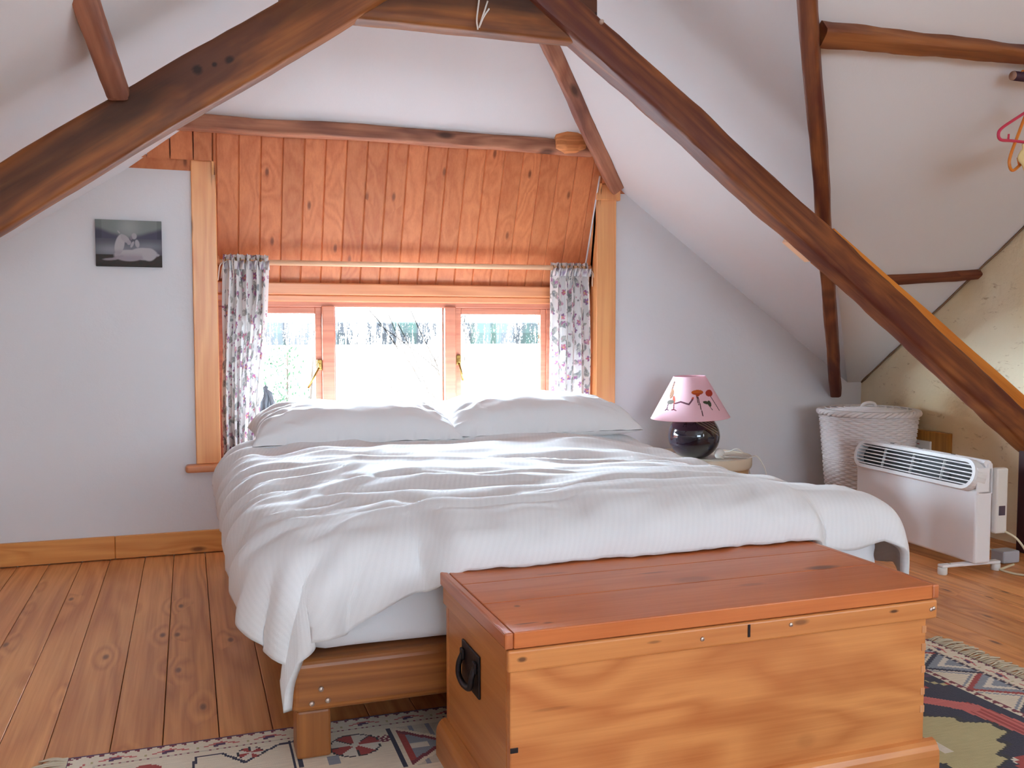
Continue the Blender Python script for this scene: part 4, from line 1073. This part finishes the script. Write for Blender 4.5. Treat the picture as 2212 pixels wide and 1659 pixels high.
# plug lying against the lamp
bm = bmesh.new(); bmesh.ops.create_icosphere(bm, subdivisions=3, radius=.026)
for v in bm.verts: v.co = Vector((v.co.x, v.co.y*.8, v.co.z*1.05)); v.co.z = max(v.co.z, -.022)
pg = from_bm('plug', bm, M_PLASTIC, None, True); pg.location = (LC.x+.066, LC.y-.128, .400); reparent(pg, lp)
for k, (dx, dz) in enumerate(((-.008, -.012), (.010, -.008), (.002, -.022))):
    b = box('pin', (LC.x+.066+dx-.0035, LC.y-.166, .400+dz-.0015+.004), (LC.x+.066+dx+.0035, LC.y-.146, .400+dz+.0015+.004), M_STEEL, None, .0006); reparent(b, pg); b.matrix_parent_inverse = Matrix.Identity(4); b.location = tuple(-Vector((LC.x+.066, LC.y-.128, .400)))
tag(lp, 'bedside lamp with black ball base and pink printed shade with orange poppies', 'lamp')

# ------------------------------------------------------------------ wicker laundry basket
BK = (3.362, 3.95)
def wick():
    return plain('white_painted_wicker', (.80, .76, .75, 1), .55, .3)
M_WICK = wick()
bk = empty('laundry_basket', (BK[0], BK[1], 0))
nst = 44; nr = 50; per = 8; sub = 5
vs, fs = [], []; ns = nst*per; rows = nr*sub
RT, RB, HB = .238, .185, .555
for j in range(rows+1):
    t_ = j/rows; z = HB*t_
    r0 = lerp(RB, RT, t_); ro = j//sub; ph = (j % sub)/sub
    for i in range(ns):
        a = 2*PI*i/ns; st = math.cos(PI*i/per); sg = 1 if ro % 2 else -1
        weave = .0075*st*sg*abs(math.sin(PI*ph))**.5+.004*abs(math.sin(PI*ph))
        if ro in (28, 29): weave = .006*abs(math.sin(PI*ph))+.003*math.sin(a*nst*2+ro*2)
        vs.append((BK[0]+(r0+weave)*math.cos(a), BK[1]+(r0+weave)*math.sin(a), z))
for j in range(rows):
    for i in range(ns): fs.append((j*ns+i, j*ns+(i+1) % ns, (j+1)*ns+(i+1) % ns, (j+1)*ns+i))
fs.append(tuple(range(ns))[::-1])
o = mesh('woven_body', vs, fs, M_WICK, None, False); reparent(o, bk)
# braided rim of the lid
V, F = [], []
for k in range(3):
    pts = []
    for i in range(181):
        a = 2*PI*i/180; w = a*15+k*2*PI/3
        pts.append(Vector((BK[0]+(.243+.010*math.cos(w))*math.cos(a), BK[1]+(.243+.010*math.cos(w))*math.sin(a), .570+.009*math.sin(w))))
    v, f = tube_data(pts, .0085, 6); b = len(V); V += v; F += [tuple(i+b for i in q) for q in f]
lid = empty('lid', (BK[0], BK[1], .57)); lid.parent = None
lid_top = lathe('lid', [(.238, .556), (.240, .572), (.225, .581), (.16, .590), (.08, .595), (0, .596)], M_WICK, None, 120, (BK[0], BK[1], 0), True,
                lambda r, z, a: r+(.0015*math.sin(a*60) if .05 < r < .238 else 0)); reparent(lid_top, bk)
bpy.data.objects.remove(lid)
o = mesh('braided_rim', V, F, M_WICK, None, True); o.parent = lid_top
rings = []
for rr_ in (.05, .085, .12, .155, .19, .215):
    rings.append([(BK[0]+rr_*math.cos(2*PI*i/48), BK[1]+rr_*math.sin(2*PI*i/48), .5965-.30*max(0, rr_-.06)**1.6*.55) for i in range(49)])
o = tubes('woven_ring', rings, .004, M_WICK, None, 6, 1); o.parent = lid_top
o = tubes('handle_loop', [[(BK[0]-.045, BK[1]+.0, .594), (BK[0]-.032, BK[1]-.004, .612), (BK[0], BK[1]-.006, .618), (BK[0]+.032, BK[1]-.004, .612), (BK[0]+.045, BK[1], .594)]], .009, M_WICK, None, 8); o.parent = lid_top
tag(bk, 'white painted wicker laundry basket with braided lid in the corner', 'laundry basket')

# ------------------------------------------------------------------ convector heater: local x along its length, -y is the front
ht = empty('convector_heater', (0, 0, 0))
def hpart(o): o.parent = ht; return o
HL_, HT_, HZ0, HZ1 = .775, .085, .035, .462
bm = bmesh.new(); add_box(bm, (0, -.035, HZ0), (HL_, .045, HZ1-.118), .012, 4); add_box(bm, (0, .018, HZ1-.14), (HL_, .045, HZ1-.012), .008, 3)
for x0, x1 in ((0, .010), (HL_-.010, HL_)): add_box(bm, (x0, -.034, HZ1-.14), (x1, .044, HZ1-.030), .004, 2)
hpart(from_bm('body', bm, M_WHITE))
for f in (0,): pass
# grille head: leaning stadium bezel with slats
gh = Vector((HL_/2, -.036, HZ1-.064)); tiltg = math.radians(16)
def G(x, z, y): # local grille coords -> heater coords
    return Vector((gh.x+x, gh.y+z*math.sin(tiltg)+y*math.cos(tiltg), gh.z+z*math.cos(tiltg)-y*math.sin(tiltg)))
def stadium(hw, hh, n=14):
    P = []
    for i in range(n+1): a = -PI/2+PI*i/n; P.append((hw-hh+hh*math.cos(a), hh*math.sin(a)))
    for i in range(n+1): a = PI/2+PI*i/n; P.append((-hw+hh+hh*math.cos(a), hh*math.sin(a)))
    return P
hw, hh = HL_/2+.004, .067
out = stadium(hw, hh); mid = stadium(hw-.004, hh-.003); inn = stadium(hw-.020, hh-.018)
V, F = [], []; n = len(out)
for ring, y in ((out, .045), (out, -.004), (mid, -.012), (inn, -.012), (inn, .034)):
    for (x, z) in ring: V.append(G(x, z, y))
for k in range(4):
    for i in range(n): F.append((k*n+i, k*n+(i+1) % n, (k+1)*n+(i+1) % n, (k+1)*n+i))
F.append(tuple(range(n)))
bz = mesh('grille_bezel', V, F, M_SLAT); hpart(bz)
b2 = stadium(hw-.019, hh-.017); o = mesh('void', [G(x, z, .032) for x, z in b2], [tuple(range(len(b2)))], M_DARKIN); o.parent = bz
for k in range(6):
    z = -.041+k*.0164; lim = hw-hh+math.sqrt(max(0, (hh-.018)**2-z*z))-.001
    V = []
    for x in (-lim, lim):
        for (dz, dy) in ((-.0032, -.011), (.0018, -.011), (.0030, .003), (-.0012, .003)): V.append(G(x, z+dz, dy))
    s = mesh('slat', V, [(0, 1, 5, 4), (1, 2, 6, 5), (2, 3, 7, 6), (3, 0, 4, 7), (0, 3, 2, 1), (4, 5, 6, 7)], M_SLAT); s.parent = bz
for x in (-.19, .0, .19):
    s = mesh('grille_bar', [G(x+dx, z, dy) for dx in (-.0012, .0012) for z in (-.045, .045) for dy in (-.002, .010)], [(0, 1, 3, 2), (4, 6, 7, 5), (0, 4, 5, 1), (2, 3, 7, 6), (0, 2, 6, 4), (1, 5, 7, 3)], M_SLAT); s.parent = bz
# rounded top hood behind the grille
bm = bmesh.new(); add_prism(bm, [(.0445, HZ1-.10), (.016, HZ1-.10), (.012, HZ1-.03), (.000, HZ1-.012), (.010, HZ1-.002), (.026, HZ1-.001), (.038, HZ1-.008), (.0445, HZ1-.025)], 0, .006, HL_-.006)
hpart(from_bm('hood', bm, M_WHITE))
# top slots
for x in (.19, .38, .58): hpart(box('top_slot', (x-.012, .014, HZ1-.003), (x+.012, .020, HZ1+.0002), M_DARKIN, None, .001))
# end control box, back plate, feet
o = boxes('control_box', [((HL_-.012, .046, .16), (HL_-.002+.02, .105, .43))], M_PLASTIC, None, .008); hpart(o)
o = boxes('switch', [((HL_+.008, .060, .235), (HL_+.0195, .092, .275))], M_DARKSW, None, .002); hpart(o)
for xx in (.075, HL_-.045):
    o = box('foot', (xx-.016, -.165, .022), (xx+.016, .125, .034), M_WHITE, None, .004); hpart(o)
    for yy in (-.152, .112):
        c_ = lathe('foot_cap', [(0, 0), (.017, 0), (.019, .004), (.019, .028), (.016, .030)], M_PLASTIC, None, 20, (xx, yy, -.008)); c_.parent = o
    s_ = lathe('screw', [(0, .003), (.006, .002), (.007, 0)], M_STEEL, None, 12, (xx, -.12, .034)); s_.parent = o
o = tube('cord', [(HL_+.01, .095, .17), (HL_+.06, .12, .14), (HL_+.115, .14, .06), (HL_+.12, .15, .012), (HL_+.06, .13, -.002), (HL_-.02, .115, -.002), (HL_-.04, .15, -.002), (HL_-.06, .22, .004)], .0048, M_CORD, None, 8, 12); hpart(o)
ht.matrix_world = Matrix.Translation((3.093, 3.665, .008)) @ Matrix.Rotation(math.radians(-93.5), 4, 'Z')
tag(ht, 'white electric convector heater with slotted grille standing by the stone wall', 'heater')
# adaptor block on the floor and its lead
ab = box('block', (3.26, 2.98, .003), (3.35, 3.05, .055), M_GREY, None, .006)
ad = empty('power_adaptor', (3.30, 3.0, 0)); reparent(ab, ad)
o = tube('lead', [(3.35, 3.03, .02), (3.40, 3.10, .008), (3.42, 3.20, .006), (3.52, 3.34, .006), (3.60, 3.5, .006)], .004, M_CORD, None, 8, 8); reparent(o, ad)
tag(ad, 'grey power adaptor block with pale lead on the floor behind the heater', 'adaptor')
# wall box: wooden backboard with white switch plate on the stone wall
sb = empty('wall_socket', (3.63, 3.8, .30))
o = box('backboard', (3.606, 3.66, .29), (3.641, 3.93, .475), M_PATT, None, .004); reparent(o, sb)
o = box('face_plate', (3.592, 3.76, .315), (3.6055, 3.915, .425), M_PLASTIC, None, .003); reparent(o, sb)
q = boxes('red_mark', [((3.5905, 3.853, .404), (3.5922, 3.865, .408)), ((3.5905, 3.832, .403), (3.5922, 3.847, .407))], plain('red_print', srgb(180, 60, 56), .5), None, 0); q.parent = o; q.matrix_parent_inverse = Matrix.Translation((0, 0, 0))
tag(sb, 'white switch plate on a brown wooden board fixed to the stone wall', 'socket')

# ------------------------------------------------------------------ clothes rail and hangers
rl = empty('clothes_rail', (3.2, 2.60, 1.905))
o = tube('rail', [(2.80, 2.585, 1.905), (3.645, 2.585, 1.905)], .0165, M_DARKROD, None, 20, curve=False); reparent(o, rl)
o = tube('end_disc', [(2.797, 2.585, 1.905), (2.8005, 2.585, 1.905)], .0160, M_RAILEND, None, 20, curve=False); reparent(o, rl)
tag(rl, 'dark round clothes rail sticking out of the stone wall, sawn pale end showing', 'rail')
def hanger(c, ang, mat, hookmat, label, w=.195, hgt=.098, r=.0055, roll=0):
    root = empty('clothes_hanger', c)
    ax = Vector((math.cos(ang), math.sin(ang), 0)); up = Vector((0, 0, 1))
    ax = (ax*math.cos(roll)+up*math.sin(roll)).normalized(); up = (Vector((0, 0, 1))-ax*ax.z).normalized()
    P = lambda a, z: Vector(c)+ax*a+up*z
    o = tube('hook', [P(0, -.10), P(0, -.04), P(.012, -.008), P(.012, .010), P(0, .0235), P(-.017, .018), P(-.0225, .0)], .0028, hookmat, None, 8, 6); reparent(o, root)
    o = tube('bar', [P(0, -.10), P(-w*.5, -.10-hgt*.52), P(-w*.90, -.10-hgt*.95), P(-w, -.10-hgt*1.18), P(-w*.93, -.10-hgt*1.38), P(-w*.6, -.10-hgt*1.36), P(0, -.10-hgt*1.34), P(w*.6, -.10-hgt*1.36), P(w*.93, -.10-hgt*1.38), P(w, -.10-hgt*1.18), P(w*.90, -.10-hgt*.95), P(w*.5, -.10-hgt*.52), P(0, -.10)], r, mat, None, 8, 6); reparent(o, root)
    for s in (-1, 1): reparent(tube('notch', [P(s*w*.72, -.10-hgt*1.36), P(s*w*.71, -.10-hgt*1.14)], r*.7, mat, None, 6), root)
    tag(root, label, 'hanger'); return root
hanger((2.905, 2.585, 1.905), math.radians(8), M_PINKPL, M_BLUEPL, 'pink plastic clothes hanger hooked on the dark rail')
h2 = hanger((2.852, 2.585, 1.905), math.radians(14), M_ORANGEPL, M_ORANGEPL, 'orange clothes hanger tilted on the dark rail behind the pink one', w=.21, hgt=.13, roll=.45)
# pale cloth on the orange hanger
V = []; nxx, nzz = 16, 16
for i in range(nxx+1):
    for j in range(nzz+1):
        u, v = i/nxx, j/nzz
        V.append((2.815+.20*u+.008*math.sin(v*9), 2.545+.05*u+.012*math.sin(u*11+v*3), 1.655+.06*u-.085*v*(1-.35*u)+.006*mn.noise((u*5, v*5, 0))))
o = mesh('draped_cloth', V, [(i*(nzz+1)+j, i*(nzz+1)+j+1, (i+1)*(nzz+1)+j+1, (i+1)*(nzz+1)+j) for i in range(nxx) for j in range(nzz)], M_YELLOWCLOTH, None, True)
md = o.modifiers.new('t', 'SOLIDIFY'); md.thickness = .006
tag(o, 'pale yellow cloth hanging from the tilted orange hanger', 'cloth')

# ------------------------------------------------------------------ outside the window
gr = mesh('ground', [(-60, 5.2, -2.6), (70, 5.2, -2.6), (70, 14, -2.6), (-60, 14, -2.6), (70, 44, .22), (-60, 44, .22), (70, 160, .4), (-60, 160, .4)], [(0, 1, 2, 3), (3, 2, 4, 5), (5, 4, 6, 7)], plain('pale_gravel', (.7, .7, .69, 1), .9, .1, bumpscale=3, bstr=.2)); struct(gr)
M_LEAF = plain('shrub_leaf', srgb(38, 66, 32), .6, .3)
M_TWIG = plain('bare_twig', srgb(72, 62, 54), .8, .1)
def shrub(c, h, w, n, seed, label):
    r = random.Random(seed); V, F = [], []
    root = empty('shrub', c)
    for k in range(n):
        t_ = r.random()**.8; ww = w*(1-.75*t_)
        p = Vector((c[0]+r.gauss(0, ww*.5), c[1]+r.gauss(0, ww*.5), c[2]+h*t_)); s = r.uniform(.025, .05)
        d = Vector((r.gauss(0, 1), r.gauss(0, 1), r.gauss(.4, 1))).normalized(); e = d.orthogonal().normalized()
        b = len(V); V += [p, p+d*s*.5+e*s*.28, p+d*s, p+d*s*.5-e*s*.28]; F.append((b, b+1, b+2, b+3))
    o = mesh('foliage', V, F, M_LEAF); reparent(o, root)
    st = []
    for k in range(7):
        x = r.gauss(0, w*.3); st.append([(c[0], c[1], c[2]), (c[0]+x*.6, c[1], c[2]+h*.5), (c[0]+x, c[1]+r.gauss(0, w*.2), c[2]+h*r.uniform(.8, 1))])
    o = tubes('stem', st, .012, M_TWIG, None, 6); reparent(o, root); tag(root, label, 'shrub')
shrub((.77, 8.2, -2.6), 3.45, .60, 2600, 3, 'tall green leafy shrub outside the window beside the floral curtain')
rb = random.Random(11); br = []
def branch(p, d, L, lev):
    q = p+d*L*.5+Vector((rb.gauss(0, .03), rb.gauss(0, .03), rb.gauss(0, .03))); e = p+d*L
    br.append([tuple(p), tuple(q), tuple(e)])
    if lev:
        for k in range(4):
            a = p.lerp(e, rb.uniform(.3, .95)); dd = (d+Vector((rb.gauss(0, .45), rb.gauss(0, .25), rb.gauss(.1, .4)))).normalized(); branch(a, dd, L*.5, lev-1)
for k in range(2): branch(Vector((2.75+.16*k, 8.0, -2.6)), Vector((-.18-.05*k+rb.gauss(0, .05), 0, 1)).normalized(), 2.66+.2*rb.random(), 2)
o = tubes('bare_shrub', br, .0040, M_TWIG, None, 5, 2); tag(o, 'bare twiggy shrub outside the middle pane of the window', 'shrub')
# ------------------------------------------------------------------ light and camera
w = bpy.data.worlds.new('overcast'); S.world = w; w.use_nodes = True
bg = w.node_tree.nodes['Background']; bg.inputs[0].default_value = (.74, .88, 1.0, 1); bg.inputs[1].default_value = 10.0
def area(name, loc, target, sx_, sy_, power, col=(1, 1, 1)):
    l = bpy.data.lights.new(name, 'AREA'); l.shape = 'RECTANGLE'; l.size = sx_; l.size_y = sy_; l.energy = power; l.color = col
    o = bpy.data.objects.new(name, l); COL.objects.link(o); o.location = loc
    o.rotation_euler = (Vector(target)-Vector(loc)).to_track_quat('-Z', 'Y').to_euler(); return o
area('daylight_front', (1.05, 9.0, 2.75), (1.05, 4.3, .7), 6.0, 2.4, 8600, (.68, .85, 1))
area('daylight_front_oblique', (-5.2, 7.6, 2.0), (1.0, 4.5, .8), 4.0, 2.4, 9500, (.68, .85, 1))
area('fill_rear', (.95, -5.20, 1.45), (.95, 4, 1.45), 2.45, 1.45, 54, (.58, .79, 1))  # added fill lamp outside the invented rear opening
area('fill_side', (XR+.25, -2.25, 1.45), (0, -2.25, 1.45), 1.85, 1.35, 38, (.58, .79, 1))  # added fill lamp at the made-up side opening, brightens the left slope
po_ = area('window_portal', (1.05, 4.60, .78), (1.05, 0, .78), 1.9, .72, 1); po_.data.cycles.is_portal = True

cam = bpy.data.cameras.new('camera'); co = bpy.data.objects.new('camera', cam); COL.objects.link(co); S.camera = co
cam.sensor_fit = 'HORIZONTAL'; cam.sensor_width = 36; cam.lens = 36*2000/2212; cam.clip_start = .02; cam.clip_end = 300
phi, th = math.radians(3.3623), math.radians(19.2848)
co.location = (0, 0, 1.0); co.rotation_euler = (PI/2-phi, 0, -th)
S.view_settings.view_transform = 'Standard'; S.view_settings.look = 'None'; S.view_settings.gamma = 1; S.view_settings.exposure = .14
S.view_settings.use_curve_mapping = False
S.cycles.use_denoising = True; S.cycles.max_bounces = 10; S.cycles.diffuse_bounces = 6; S.cycles.sample_clamp_indirect = 6
